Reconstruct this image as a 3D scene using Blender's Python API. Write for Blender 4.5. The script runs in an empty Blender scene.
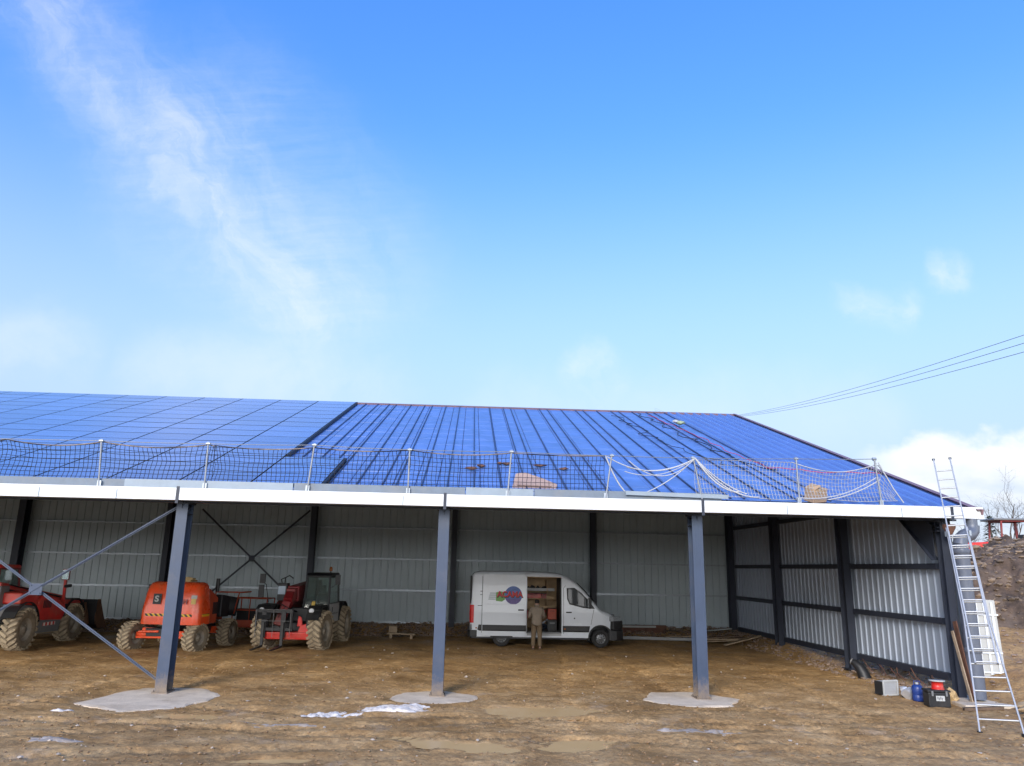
import bpy, bmesh, math, random
import numpy as np
from mathutils import Vector, Matrix, noise
random.seed(7)
rad = math.radians
S = bpy.context.scene
COL = S.collection

# ------------------------------------------------------------------ materials
def nodes_of(m):
    m.use_nodes = True
    nt = m.node_tree
    return nt, nt.nodes, nt.links, nt.nodes['Principled BSDF']

def mat(name, col, rough=.6, metal=0., var=.18, scale=2.5, bump=0., bscale=60., dirt=None, damt=.0, dscale=1.6, spec=.5, coat=0.):
    m = bpy.data.materials.new(name)
    nt, N, L, b = nodes_of(m)
    tc = N.new('ShaderNodeTexCoord')
    n1 = N.new('ShaderNodeTexNoise'); n1.inputs['Scale'].default_value = scale
    n1.inputs['Detail'].default_value = 6; n1.inputs['Roughness'].default_value = .65
    L.new(tc.outputs['Object'], n1.inputs['Vector'])
    r = N.new('ShaderNodeValToRGB')
    r.color_ramp.elements[0].position = .3; r.color_ramp.elements[1].position = .7
    r.color_ramp.elements[0].color = [c * (1 - var) for c in col] + [1]
    r.color_ramp.elements[1].color = [min(1, c * (1 + var)) for c in col] + [1]
    L.new(n1.outputs['Fac'], r.inputs['Fac'])
    out = r.outputs['Color']
    if dirt:
        n2 = N.new('ShaderNodeTexNoise'); n2.inputs['Scale'].default_value = dscale
        n2.inputs['Detail'].default_value = 8; n2.inputs['Roughness'].default_value = .7
        L.new(tc.outputs['Object'], n2.inputs['Vector'])
        r2 = N.new('ShaderNodeValToRGB')
        r2.color_ramp.elements[0].position = .62 - .3 * damt; r2.color_ramp.elements[1].position = .80 - .2 * damt
        r2.color_ramp.elements[1].color = [damt] * 3 + [1]
        L.new(n2.outputs['Fac'], r2.inputs['Fac'])
        mx = N.new('ShaderNodeMixRGB')
        L.new(r2.outputs['Color'], mx.inputs['Fac']); L.new(out, mx.inputs['Color1'])
        mx.inputs['Color2'].default_value = list(dirt) + [1]
        out = mx.outputs['Color']
    L.new(out, b.inputs['Base Color'])
    rr = N.new('ShaderNodeMapRange'); rr.inputs['To Min'].default_value = max(.02, rough - .12); rr.inputs['To Max'].default_value = min(1, rough + .12)
    L.new(n1.outputs['Fac'], rr.inputs['Value']); L.new(rr.outputs['Result'], b.inputs['Roughness'])
    b.inputs['Metallic'].default_value = metal
    b.inputs['Specular IOR Level'].default_value = spec
    b.inputs['Coat Weight'].default_value = coat
    if bump:
        n3 = N.new('ShaderNodeTexNoise'); n3.inputs['Scale'].default_value = bscale; n3.inputs['Detail'].default_value = 5
        L.new(tc.outputs['Object'], n3.inputs['Vector'])
        bp = N.new('ShaderNodeBump'); bp.inputs['Strength'].default_value = bump; bp.inputs['Distance'].default_value = .02
        L.new(n3.outputs['Fac'], bp.inputs['Height']); L.new(bp.outputs['Normal'], b.inputs['Normal'])
    return m

MUD = (.27, .185, .105)
M = dict(
    column=mat('blue_grey_steel_paint', (.034, .053, .095), .5, var=.12, dirt=(.12, .11, .11), damt=.3, dscale=1.6),
    navy=mat('navy_steel_paint', (.022, .028, .045), .55, var=.15),
    galv=mat('galvanised_steel', (.36, .40, .44), .42, .55, var=.15, scale=9),
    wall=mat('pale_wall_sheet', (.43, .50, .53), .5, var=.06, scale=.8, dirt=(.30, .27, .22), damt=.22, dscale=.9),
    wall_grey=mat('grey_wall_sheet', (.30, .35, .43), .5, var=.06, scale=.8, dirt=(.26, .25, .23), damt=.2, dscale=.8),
    gutter=mat('white_gutter_paint', (.68, .70, .72), .38, var=.03, scale=.7, dirt=(.55, .55, .53), damt=.3, dscale=1.1),
    roof=mat('blue_roof_sheet', (.095, .185, .46), .42, var=.10, scale=.7, dirt=(.13, .19, .40), damt=.3, dscale=1.2),
    rtrim=mat('plum_trim_sheet', (.20, .12, .135), .45, var=.15),
    tray=mat('blue_mounting_tray', (.085, .165, .42), .34, var=.26, scale=1.1, dirt=(.15, .20, .38), damt=.4, dscale=2.2),
    railblue=mat('dark_blue_rail', (.025, .045, .11), .5, var=.2),
    wire=mat('weathered_wire', (.16, .18, .21), .6, var=.1),
    clodwet=mat('wet_mud_clod', (.25, .16, .085), .8, var=.5, scale=1.3),
    slush=mat('grey_slush', (.40, .36, .33), .55, var=.2, scale=8, bump=.4, bscale=30, dirt=(.30, .21, .12), damt=.8, dscale=4),
    absorber=mat('added_absorber', (.025, .026, .028), .95, var=.2),
    panel=mat('solar_glass', (.07, .145, .38), .16, var=.12, scale=.35, spec=.75, dirt=(.16, .24, .42), damt=.35, dscale=.6),
    dark=mat('black_metal', (.012, .013, .016), .5, var=.25),
    dkplastic=mat('black_plastic', (.016, .017, .019), .5, var=.2, dirt=(.09, .07, .05), damt=.3),
    concrete=mat('pale_concrete', (.64, .53, .40), .85, var=.14, scale=3, bump=.5, bscale=30, dirt=MUD, damt=.5, dscale=1.3),
    tyre=mat('muddy_tyre', (.21, .17, .118), .9, var=.3, scale=5, bump=.5, bscale=25, dirt=(.26, .20, .13), damt=.5, dscale=2.6),
    lug=mat('mud_caked_tread', (.40, .32, .215), .95, var=.22, scale=6, bump=.5, bscale=30, dirt=(.12, .10, .08), damt=.5, dscale=3.5),
    vtyre=mat('van_tyre', (.018, .018, .019), .8, var=.3, scale=8, dirt=(.2, .15, .1), damt=.3),
    rim=mat('muddy_rim', (.26, .235, .195), .7, var=.3, scale=5, dirt=(.4, .33, .24), damt=.7),
    alloy=mat('steel_van_rim', (.16, .165, .17), .4, .6, var=.2, scale=8),
    red=mat('red_machine_paint', (.50, .022, .02), .38, var=.2, dirt=(.26, .15, .10), damt=.6, dscale=2.2, coat=.2),
    dred=mat('dark_red_machine_paint', (.20, .014, .016), .42, var=.2, dirt=(.16, .1, .07), damt=.4, dscale=2.2),
    tred=mat('bright_red_machine_paint', (.58, .026, .02), .36, var=.22, dirt=(.26, .15, .10), damt=.5, dscale=2.2),
    orange=mat('orange_machine_paint', (.80, .080, .016), .28, var=.12, dirt=(.40, .18, .09), damt=.45, dscale=1.8, coat=.3),
    dorange=mat('worn_orange_paint', (.45, .06, .02), .5, var=.2, dirt=(.2, .12, .07), damt=.5, dscale=2.5),
    grey=mat('grey_machine_paint', (.16, .165, .17), .5, var=.15, dirt=(.25, .2, .15), damt=.35),
    lgrey=mat('light_grey_plastic', (.36, .37, .38), .5, var=.1, dirt=(.28, .24, .18), damt=.35),
    white=mat('white_van_paint', (.68, .725, .78), .25, var=.03, scale=.8, dirt=(.50, .46, .42), damt=.22, dscale=1.0, coat=.4),
    ivory=mat('white_plastic', (.42, .43, .42), .5, var=.06, dirt=(.45, .40, .33), damt=.35),
    yellow=mat('yellow_paint', (.60, .42, .10), .45, var=.1),
    amber=mat('amber_lens', (.30, .09, .02), .2, var=.1),
    redlens=mat('red_lens', (.62, .02, .02), .18, var=.1),
    lamp=mat('van_lamp', (.22, .24, .26), .12, var=.3, scale=14),
    clear=mat('clear_lens', (.75, .77, .8), .12, var=.1),
    mirror=mat('mirror_glass', (.55, .6, .65), .08, .9, var=.05),
    ply=mat('plywood', (.44, .30, .165), .65, var=.18, scale=4),
    wood=mat('weathered_board', (.36, .27, .18), .8, var=.3, scale=5, bump=.3, dirt=(.2, .15, .1), damt=.4),
    dwood=mat('dark_board', (.13, .085, .055), .8, var=.3, scale=5, bump=.3),
    card=mat('brown_cardboard', (.42, .28, .17), .8, var=.14, scale=4),
    cardp=mat('pinkish_wet_cardboard', (.40, .28, .235), .8, var=.18, scale=3, dirt=(.26, .19, .15), damt=.5, dscale=3),
    alu=mat('aluminium', (.42, .43, .44), .42, .4, var=.1, scale=6, dirt=(.4, .36, .3), damt=.3),
    pvc=mat('grey_pvc_pipe', (.105, .12, .155), .42, var=.06, dirt=(.3, .27, .24), damt=.2),
    rust=mat('rusty_steel', (.13, .06, .038), .8, var=.4, scale=7),
    rustbrown=mat('rusty_brown_bucket_plate', (.19, .10, .06), .75, var=.4, scale=4),
    blue=mat('blue_plastic', (.014, .04, .19), .4, var=.1),
    rope=mat('white_rope', (.42, .43, .45), .8, var=.1, scale=10),
    net=mat('black_net_cord', (.018, .018, .024), .85, var=.2),
    post=mat('scaffold_tube', (.22, .235, .26), .45, .4, var=.2, scale=7),
    toe=mat('grey_toe_board', (.15, .185, .225), .6, var=.16, scale=2.5, dirt=(.25, .22, .18), damt=.4),
    toe2=mat('pale_toe_board', (.24, .29, .335), .5, var=.12, scale=2.5, dirt=(.3, .26, .2), damt=.3),
    cred=mat('red_cable', (.50, .03, .05), .5, var=.2),
    skin=mat('skin', (.45, .26, .19), .55, var=.08, scale=12),
    jacket=mat('beige_jacket_cloth', (.25, .205, .16), .9, var=.14, scale=6, bump=.4, bscale=30),
    trouser=mat('khaki_trouser_cloth', (.165, .118, .072), .9, var=.18, scale=5, bump=.4, bscale=30),
    hair=mat('dark_hair', (.018, .014, .012), .8, var=.3, scale=20),
    boot=mat('dark_boot_leather', (.05, .035, .025), .7, var=.3, dirt=MUD, damt=.5),
    bark=mat('grey_bark', (.12, .10, .085), .9, var=.3, scale=6, bump=.4),
    needle=mat('dark_conifer_needle', (.030, .050, .028), .8, var=.3, scale=3),
    snow=mat('dirty_snow', (.66, .62, .58), .7, var=.12, scale=6, bump=.5, bscale=25, dirt=(.36, .27, .19), damt=.6, dscale=3.2),
    stone=mat('pale_field_stone', (.40, .34, .28), .85, var=.35, scale=1.2),
    rubble=mat('brown_rubble_stone', (.24, .175, .135), .9, var=.45, scale=.8),
    clod=mat('mud_clod', (.21, .15, .10), .9, var=.55, scale=1.1),
    sack=mat('ochre_paper_sack', (.47, .32, .15), .8, var=.3, scale=7, bump=.4),
    silver=mat('silver_tape', (.52, .54, .58), .35, .5, var=.2, scale=9),
    tblue=mat('pale_blue_sheet', (.42, .52, .62), .4, var=.1),
    purple=mat('logo_violet', (.10, .06, .24), .4, var=.25, scale=6),
    lblue=mat('logo_blue', (.06, .12, .36), .4, var=.35, scale=7),
    lgreen=mat('logo_green', (.14, .34, .06), .4, var=.15),
    lred=mat('logo_red', (.50, .02, .03), .4, var=.05),
    lteal=mat('logo_pale_grey', (.40, .47, .50), .4, var=.05),
)

def glass_mat(name, col, rough=.06):
    m = bpy.data.materials.new(name)
    nt, N, L, b = nodes_of(m)
    tc = N.new('ShaderNodeTexCoord'); n1 = N.new('ShaderNodeTexNoise'); n1.inputs['Scale'].default_value = 1.2
    L.new(tc.outputs['Object'], n1.inputs['Vector'])
    r = N.new('ShaderNodeValToRGB'); r.color_ramp.elements[0].color = [c * .8 for c in col] + [1]; r.color_ramp.elements[1].color = [c * 1.2 for c in col] + [1]
    L.new(n1.outputs['Fac'], r.inputs['Fac']); L.new(r.outputs['Color'], b.inputs['Base Color'])
    b.inputs['Roughness'].default_value = rough; b.inputs['Transmission Weight'].default_value = .35
    b.inputs['IOR'].default_value = 1.45
    return m
M['glass'] = glass_mat('tinted_cab_glass', (.50, .60, .57)); M['glass'].node_tree.nodes['Principled BSDF'].inputs['Transmission Weight'].default_value = .9
M['vglass'] = glass_mat('tinted_van_glass', (.10, .11, .12), .04)

def vary(m, amt):
    nt, N, L, b = nodes_of(m); oi = N.new('ShaderNodeObjectInfo'); mr = N.new('ShaderNodeMapRange')
    mr.inputs['To Min'].default_value = 1 - amt; mr.inputs['To Max'].default_value = 1 + amt; L.new(oi.outputs['Random'], mr.inputs['Value'])
    src = b.inputs['Base Color'].links[0].from_socket; mx = N.new('ShaderNodeMixRGB'); mx.blend_type = 'MULTIPLY'; mx.inputs['Fac'].default_value = 1
    L.new(src, mx.inputs['Color1']); L.new(mr.outputs['Result'], mx.inputs['Color2']); L.new(mx.outputs['Color'], b.inputs['Base Color'])
vary(M['panel'], .13)
def mud_splash(m, z0, z1):
    # mud thrown up on the foot of the steel (object coordinates are metres above the yard)
    nt, N, L, b = nodes_of(m); tc = N.new('ShaderNodeTexCoord'); sp_ = N.new('ShaderNodeSeparateXYZ'); L.new(tc.outputs['Object'], sp_.inputs[0])
    n = N.new('ShaderNodeTexNoise'); n.inputs['Scale'].default_value = 9; n.inputs['Detail'].default_value = 8; n.inputs['Roughness'].default_value = .75; L.new(tc.outputs['Object'], n.inputs['Vector'])
    a = N.new('ShaderNodeMath'); a.operation = 'MULTIPLY_ADD'; a.inputs[1].default_value = -1.1; L.new(n.outputs['Fac'], a.inputs[0]); L.new(sp_.outputs['Z'], a.inputs[2])
    mr = N.new('ShaderNodeMapRange'); mr.inputs['From Min'].default_value = z1 - .55; mr.inputs['From Max'].default_value = z0 - .55; mr.inputs['To Max'].default_value = .75; L.new(a.outputs[0], mr.inputs['Value'])
    src = b.inputs['Base Color'].links[0].from_socket; mx = N.new('ShaderNodeMixRGB'); mx.inputs['Color2'].default_value = (.25, .18, .11, 1)
    L.new(mr.outputs['Result'], mx.inputs['Fac']); L.new(src, mx.inputs['Color1']); L.new(mx.outputs['Color'], b.inputs['Base Color'])
mud_splash(M['column'], -.05, .42)
def wave_mat(name, c1, c2, scale, axis='X', rough=.5, rot=0, sharp=True):
    m = bpy.data.materials.new(name); nt, N, L, b = nodes_of(m)
    tc = N.new('ShaderNodeTexCoord'); mp = N.new('ShaderNodeMapping'); mp.inputs['Rotation'].default_value = (0, rot, 0)
    w = N.new('ShaderNodeTexWave'); w.bands_direction = axis; w.inputs['Scale'].default_value = scale
    L.new(tc.outputs['Object'], mp.inputs['Vector']); L.new(mp.outputs['Vector'], w.inputs['Vector'])
    r = N.new('ShaderNodeValToRGB'); r.color_ramp.interpolation = 'CONSTANT' if sharp else 'LINEAR'
    r.color_ramp.elements[0].color = list(c1) + [1]; r.color_ramp.elements[1].color = list(c2) + [1]; r.color_ramp.elements[1].position = .5
    L.new(w.outputs['Fac'], r.inputs['Fac']); L.new(r.outputs['Color'], b.inputs['Base Color']); b.inputs['Roughness'].default_value = rough
    return m
M['hazard'] = wave_mat('yellow_black_hazard_tape', (.02, .02, .02), (.75, .45, .03), 2.6, 'X', rot=.8)
M['redwhite'] = wave_mat('red_white_warning_strip', (.55, .04, .04), (.7, .62, .58), 1.3, 'Y')

# ------------------------------------------------------------------ mesh builder
class MB:
    def __init__(s): s.v = []; s.f = []; s.mi = []; s.sm = []
    def add(s, vs, fs, mi=0, smooth=False):
        o = len(s.v); s.v += [tuple(v) for v in vs]
        s.f += [tuple(i + o for i in f) for f in fs]; s.mi += [mi] * len(fs); s.sm += [smooth] * len(fs)
        return s
    def box(s, c, d, rot=None, mi=0):
        c = Vector(c); h = Vector(d) / 2
        vs = [Vector((x * h.x, y * h.y, z * h.z)) for x in (-1, 1) for y in (-1, 1) for z in (-1, 1)]
        if rot is not None: vs = [rot @ v for v in vs]
        return s.add([v + c for v in vs], [(0, 1, 3, 2), (4, 6, 7, 5), (0, 4, 5, 1), (2, 3, 7, 6), (0, 2, 6, 4), (1, 5, 7, 3)], mi)
    def bar(s, a, b, w, h, up=(0, 0, 1), mi=0):
        a = Vector(a); b = Vector(b); t = (b - a).normalized(); up = Vector(up)
        if abs(t.dot(up)) > .98: up = Vector((0, 1, 0))
        x = t.cross(up).normalized(); z = x.cross(t)
        vs = []
        for p in (a, b):
            for i, j in ((-1, -1), (1, -1), (1, 1), (-1, 1)): vs.append(p + x * (i * w / 2) + z * (j * h / 2))
        return s.add(vs, [(3, 2, 1, 0), (4, 5, 6, 7), (0, 1, 5, 4), (1, 2, 6, 5), (2, 3, 7, 6), (3, 0, 4, 7)], mi)
    def tube(s, pts, r, n=8, mi=0, cap=True, smooth=True):
        pts = [Vector(p) for p in pts]
        rs = r if isinstance(r, (list, tuple)) else [r] * len(pts)
        vs = []; fs = []; px = None
        for i, p in enumerate(pts):
            t = (pts[min(i + 1, len(pts) - 1)] - pts[max(i - 1, 0)]).normalized()
            if px is None: px = t.orthogonal().normalized()
            px = (px - t * px.dot(t)).normalized(); py = t.cross(px)
            for k in range(n):
                a = 2 * math.pi * k / n
                vs.append(p + (px * math.cos(a) + py * math.sin(a)) * rs[i])
        for i in range(len(pts) - 1):
            for k in range(n):
                k2 = (k + 1) % n
                fs.append((i * n + k, i * n + k2, (i + 1) * n + k2, (i + 1) * n + k))
        s.add(vs, fs, mi, smooth)
        if cap:
            m = len(pts) - 1
            s.add(vs[:n], [tuple(reversed(range(n)))], mi); s.add(vs[m * n:], [tuple(range(n))], mi)
        return s
    def prism(s, poly, lo, hi, axis='x', mi=0, mis=None):
        # poly: (a,b) pairs; axis x -> (y,z), y -> (x,z), z -> (x,y)
        def P(a, b, c): return {'x': (c, a, b), 'y': (a, c, b), 'z': (a, b, c)}[axis]
        n = len(poly)
        vs = [P(a, b, lo) for a, b in poly] + [P(a, b, hi) for a, b in poly]
        fs = [tuple(range(n)), tuple(range(2 * n - 1, n - 1, -1))] + [(i, i + n, (i + 1) % n + n, (i + 1) % n) for i in range(n)]
        return s.add(vs, fs, mi)
    def lathe(s, prof, c=(0, 0, 0), axis='z', n=24, mi=0, smooth=True, closed=False):
        # prof: (r, h)
        c = Vector(c); vs = []; fs = []
        for r, h in prof:
            for k in range(n):
                a = 2 * math.pi * k / n; x, y = r * math.cos(a), r * math.sin(a)
                vs.append(c + Vector({'z': (x, y, h), 'x': (h, x, y), 'y': (x, h, y)}[axis]))
        m = len(prof)
        for i in range(m if closed else m - 1):
            j = (i + 1) % m
            for k in range(n):
                k2 = (k + 1) % n
                fs.append((i * n + k, i * n + k2, j * n + k2, j * n + k))
        return s.add(vs, fs, mi, smooth)
    def quad(s, a, b, c, d, mi=0): return s.add([a, b, c, d], [(0, 1, 2, 3)], mi)
    def build(s, name, m, parent=None, bevel=0, seg=2, fix=True):
        me = bpy.data.meshes.new(name); me.from_pydata(s.v, [], s.f)
        ms = m if isinstance(m, (list, tuple)) else [m]
        for x in ms: me.materials.append(M[x] if isinstance(x, str) else x)
        me.polygons.foreach_set('material_index', s.mi); me.polygons.foreach_set('use_smooth', s.sm); me.update()
        if fix:
            b = bmesh.new(); b.from_mesh(me); bmesh.ops.recalc_face_normals(b, faces=b.faces); b.to_mesh(me); b.free()
        o = bpy.data.objects.new(name, me); COL.objects.link(o)
        if parent is not None: o.parent = parent
        if bevel:
            d = o.modifiers.new('edge', 'BEVEL'); d.width = bevel; d.segments = seg; d.limit_method = 'ANGLE'; d.angle_limit = rad(35)
        return o

def tag(o, label, cat, group=None, kind=None):
    if label: o['label'] = label
    if cat: o['category'] = cat
    if group: o['group'] = group
    if kind: o['kind'] = kind
    return o
def thing(name, label, cat, loc=(0, 0, 0), rz=0, group=None):
    o = bpy.data.objects.new(name, None); COL.objects.link(o)
    o.location = loc; o.rotation_euler = (0, 0, rz); o.empty_display_size = .2
    return tag(o, label, cat, group)
def kids(o): return [c for c in bpy.data.objects if c.parent == o]
def copy_tree(o, parent=None, label=None):
    c = o.copy(); COL.objects.link(c); c.parent = parent
    if label: c['label'] = label
    for k in kids(o): copy_tree(k, c)
    return c
def text_mesh(txt, size, depth=.004, off=.03):
    cu = bpy.data.curves.new('lettering', 'FONT'); cu.body = txt; cu.size = size; cu.extrude = depth; cu.align_x = 'CENTER'; cu.align_y = 'CENTER'
    cu.offset = size * off
    t = bpy.data.objects.new('lettering_source', cu); COL.objects.link(t)
    dg = bpy.context.evaluated_depsgraph_get(); me = bpy.data.meshes.new_from_object(t.evaluated_get(dg))
    bpy.data.objects.remove(t); bpy.data.curves.remove(cu)
    return me
def lettering(txt, size, m, parent, loc, rot=(rad(90), 0, 0), sx=1, name='lettering', depth=.004, off=.03):
    me = text_mesh(txt, size, depth, off); me.materials.clear(); me.materials.append(M[m])
    o = bpy.data.objects.new(name, me); COL.objects.link(o); o.parent = parent; o.location = loc; o.rotation_euler = rot; o.scale = (sx, 1, 1)
    return o

# ------------------------------------------------------------------ camera
F, PI, RO, YA, CH = 756.9141, rad(13.7284), rad(1.124), rad(3.0632), 2.9258
fw = Vector((math.sin(YA) * math.cos(PI), math.cos(YA) * math.cos(PI), math.sin(PI)))
r0 = Vector((math.cos(YA), -math.sin(YA), 0)); u0 = r0.cross(fw)
cr = math.cos(RO) * r0 + math.sin(RO) * u0; cu_ = -math.sin(RO) * r0 + math.cos(RO) * u0
cam = bpy.data.cameras.new('camera'); co = bpy.data.objects.new('camera', cam); COL.objects.link(co)
cam.sensor_width = 36; cam.lens = F * 36 / 1024; cam.clip_end = 5000; cam.clip_start = .1
mw = Matrix.Identity(4)
for i in range(3): mw[i][0] = cr[i]; mw[i][1] = cu_[i]; mw[i][2] = -fw[i]
mw[0][3], mw[1][3], mw[2][3] = 0, 0, CH
co.matrix_world = mw; S.camera = co

# ------------------------------------------------------------------ world and sun
SUN_EL, SUN_AZ = 25., 203.       # behind the photographer, a little to the left (clockwise from +Y)
w = bpy.data.worlds.new('World'); S.world = w; w.use_nodes = True
nt = w.node_tree; N = nt.nodes; L = nt.links
bg = N['Background']; bg.inputs['Strength'].default_value = .125
sky = N.new('ShaderNodeTexSky'); sky.sky_type = 'NISHITA'; sky.sun_disc = False
sky.sun_elevation = rad(SUN_EL); sky.sun_rotation = rad(SUN_AZ); sky.air_density = 1.0; sky.dust_density = .35; sky.ozone_density = 2.0
hsv = N.new('ShaderNodeHueSaturation'); hsv.inputs['Saturation'].default_value = 1.24; hsv.inputs['Hue'].default_value = .506; hsv.inputs['Value'].default_value = 1.08
L.new(sky.outputs['Color'], hsv.inputs['Color'])
tcw = N.new('ShaderNodeTexCoord'); sp = N.new('ShaderNodeSeparateXYZ'); L.new(tcw.outputs['Generated'], sp.inputs[0])
def mth(op, a, b=None, c=None, clamp=False):
    n = N.new('ShaderNodeMath'); n.operation = op; n.use_clamp = clamp
    for i, x in enumerate((a, b, c)):
        if x is None: continue
        if isinstance(x, (int, float)): n.inputs[i].default_value = x
        else: L.new(x, n.inputs[i])
    return n.outputs[0]
yy = mth('MAXIMUM', sp.outputs['Y'], .05)
cu = mth('DIVIDE', sp.outputs['X'], yy); cv = mth('DIVIDE', sp.outputs['Z'], yy)
def vec(a, b):
    n = N.new('ShaderNodeCombineXYZ')
    for i, x in enumerate((a, b)):
        if isinstance(x, (int, float)): n.inputs[i].default_value = x
        else: L.new(x, n.inputs[i])
    return n.outputs[0]
def nz(v, scale, detail=8, rough=.6, dist=0):
    n = N.new('ShaderNodeTexNoise'); n.inputs['Scale'].default_value = scale; n.inputs['Detail'].default_value = detail
    n.inputs['Roughness'].default_value = rough; n.inputs['Distortion'].default_value = dist; L.new(v, n.inputs['Vector']); return n.outputs['Fac']
wp = nz(vec(cu, cv), 4.5, 6); wp2 = nz(vec(mth('ADD', cu, 7.3), cv), 4.5, 6)
uw = mth('ADD', cu, mth('MULTIPLY', mth('SUBTRACT', wp, .5), .16)); vw = mth('ADD', cv, mth('MULTIPLY', mth('SUBTRACT', wp2, .5), .16))
def sstep(x, lo, hi):
    n = N.new('ShaderNodeMapRange'); n.interpolation_type = 'SMOOTHSTEP'; n.inputs['From Min'].default_value = lo; n.inputs['From Max'].default_value = hi
    L.new(x, n.inputs['Value']); return n.outputs['Result']
def capsule(a, b, rad_):
    # 1 at the line from a to b, 0 at distance rad_, in the (x/y, z/y) sky plane
    ax, ay = a; dx, dy = b[0] - ax, b[1] - ay; l2 = dx * dx + dy * dy
    px = mth('SUBTRACT', uw, ax); py = mth('SUBTRACT', vw, ay)
    t = mth('DIVIDE', mth('ADD', mth('MULTIPLY', px, dx), mth('MULTIPLY', py, dy)), l2, clamp=True)
    ex = mth('SUBTRACT', px, mth('MULTIPLY', t, dx)); ey = mth('SUBTRACT', py, mth('MULTIPLY', t, dy))
    d = mth('SQRT', mth('ADD', mth('MULTIPLY', ex, ex), mth('MULTIPLY', ey, ey)))
    n = N.new('ShaderNodeMapRange'); n.interpolation_type = 'SMOOTHERSTEP'; n.inputs['From Min'].default_value = rad_; n.inputs['From Max'].default_value = 0
    L.new(d, n.inputs['Value']); return n.outputs['Result']
# high wispy streak: fibres combed across it
fib = nz(vec(mth('ADD', mth('MULTIPLY', cu, 5.), mth('MULTIPLY', cv, 2.)), mth('ADD', mth('ADD', mth('MULTIPLY', cv, 30.), mth('MULTIPLY', vw, 7.)), mth('MULTIPLY', cu, -4.))), 1.9, 10, .62, .15)
fib = mth('MULTIPLY', sstep(fib, .25, .85), sstep(nz(vec(uw, vw), 5.5, 6, .6), .22, .72))
blot = nz(vec(uw, vw), 7., 7, .6)
c1 = mth('MAXIMUM', capsule((-.66, .84), (-.42, .53), .17), capsule((-.42, .53), (-.24, .33), .15))
c1b = mth('MULTIPLY', capsule((-.38, .62), (-.19, .40), .24), .8)
wisp = sstep(nz(vec(mth('ADD', mth('MULTIPLY', uw, .8), mth('MULTIPLY', vw, .6)), mth('MULTIPLY', mth('SUBTRACT', mth('MULTIPLY', vw, .8), mth('MULTIPLY', uw, .6)), .38)), 16., 10, .66, .6), .30, .80)
core = mth('MAXIMUM', capsule((-.64, .80), (-.42, .53), .10), capsule((-.42, .53), (-.25, .33), .075))
cir = mth('MULTIPLY', mth('ADD', mth('MULTIPLY', c1, .42), mth('MULTIPLY', c1b, .55)), mth('ADD', mth('ADD', mth('MULTIPLY', fib, .24), mth('MULTIPLY', wisp, .26)), .14))
cir = mth('ADD', cir, mth('MULTIPLY', mth('MULTIPLY', core, mth('ADD', wisp, .45)), .17))
c2 = mth('MAXIMUM', capsule((-.75, .27), (-.55, .29), .09), capsule((-.42, .26), (-.14, .215), .08))
cir = mth('ADD', cir, mth('MULTIPLY', mth('MULTIPLY', c2, sstep(blot, .2, .7)), .26))
sm = mth('MAXIMUM', capsule((.56, .390), (.60, .395), .05), mth('MAXIMUM', capsule((.68, .44), (.70, .43), .045), capsule((.158, .268), (.168, .245), .05)))
cir = mth('ADD', cir, mth('MULTIPLY', mth('MULTIPLY', sm, sstep(blot, .3, .7)), .55))
lowband = capsule((.05, .19), (.55, .22), .10)
cir = mth('ADD', cir, mth('MULTIPLY', mth('MULTIPLY', lowband, blot), .25))
# cumulus bank low on the right
bum = nz(vec(cu, mth('MULTIPLY', cv, 1.3)), 9., 8, .55); 
top = mth('ADD', .165, mth('MULTIPLY', mth('SUBTRACT', bum, .5), .11))
top = mth('ADD', top, mth('MULTIPLY', sstep(cu, .5, .7), .02))
cum = mth('MULTIPLY', sstep(mth('SUBTRACT', top, cv), -.012, .016), sstep(cu, .505, .60))
cumf = mth('MULTIPLY', cum, .93)
cloudfac = mth('MINIMUM', mth('MAXIMUM', cir, cumf), .95)
shade = nz(vec(mth('MULTIPLY', cu, .8), mth('MULTIPLY', cv, 2.6)), 6., 5, .5)
shf = mth('MULTIPLY', mth('MULTIPLY', sstep(mth('SUBTRACT', top, cv), .015, .075), cum), sstep(shade, .35, .62))
ccol = N.new('ShaderNodeMixRGB'); L.new(shf, ccol.inputs['Fac'])
CLW = 3.9
ccol.inputs['Color1'].default_value = (CLW * .97, CLW * .985, CLW, 1); ccol.inputs['Color2'].default_value = (CLW * .66, CLW * .76, CLW * .92, 1)
mixc = N.new('ShaderNodeMixRGB'); L.new(cloudfac, mixc.inputs['Fac']); hz = N.new('ShaderNodeMixRGB'); hz.inputs['Color2'].default_value = (1.92, 2.42, 3.25, 1)
L.new(mth('MULTIPLY', sstep(sp.outputs['Z'], .55, .10), .90), hz.inputs['Fac']); tp = N.new('ShaderNodeMixRGB'); tp.blend_type = 'MULTIPLY'; tp.inputs['Color2'].default_value = (.86, 1.08, 1.34, 1)
L.new(sstep(sp.outputs['Z'], .30, .72), tp.inputs['Fac']); L.new(hsv.outputs['Color'], tp.inputs['Color1']); L.new(tp.outputs['Color'], hz.inputs['Color1'])
L.new(hz.outputs['Color'], mixc.inputs['Color1']); L.new(ccol.outputs['Color'], mixc.inputs['Color2'])
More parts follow.
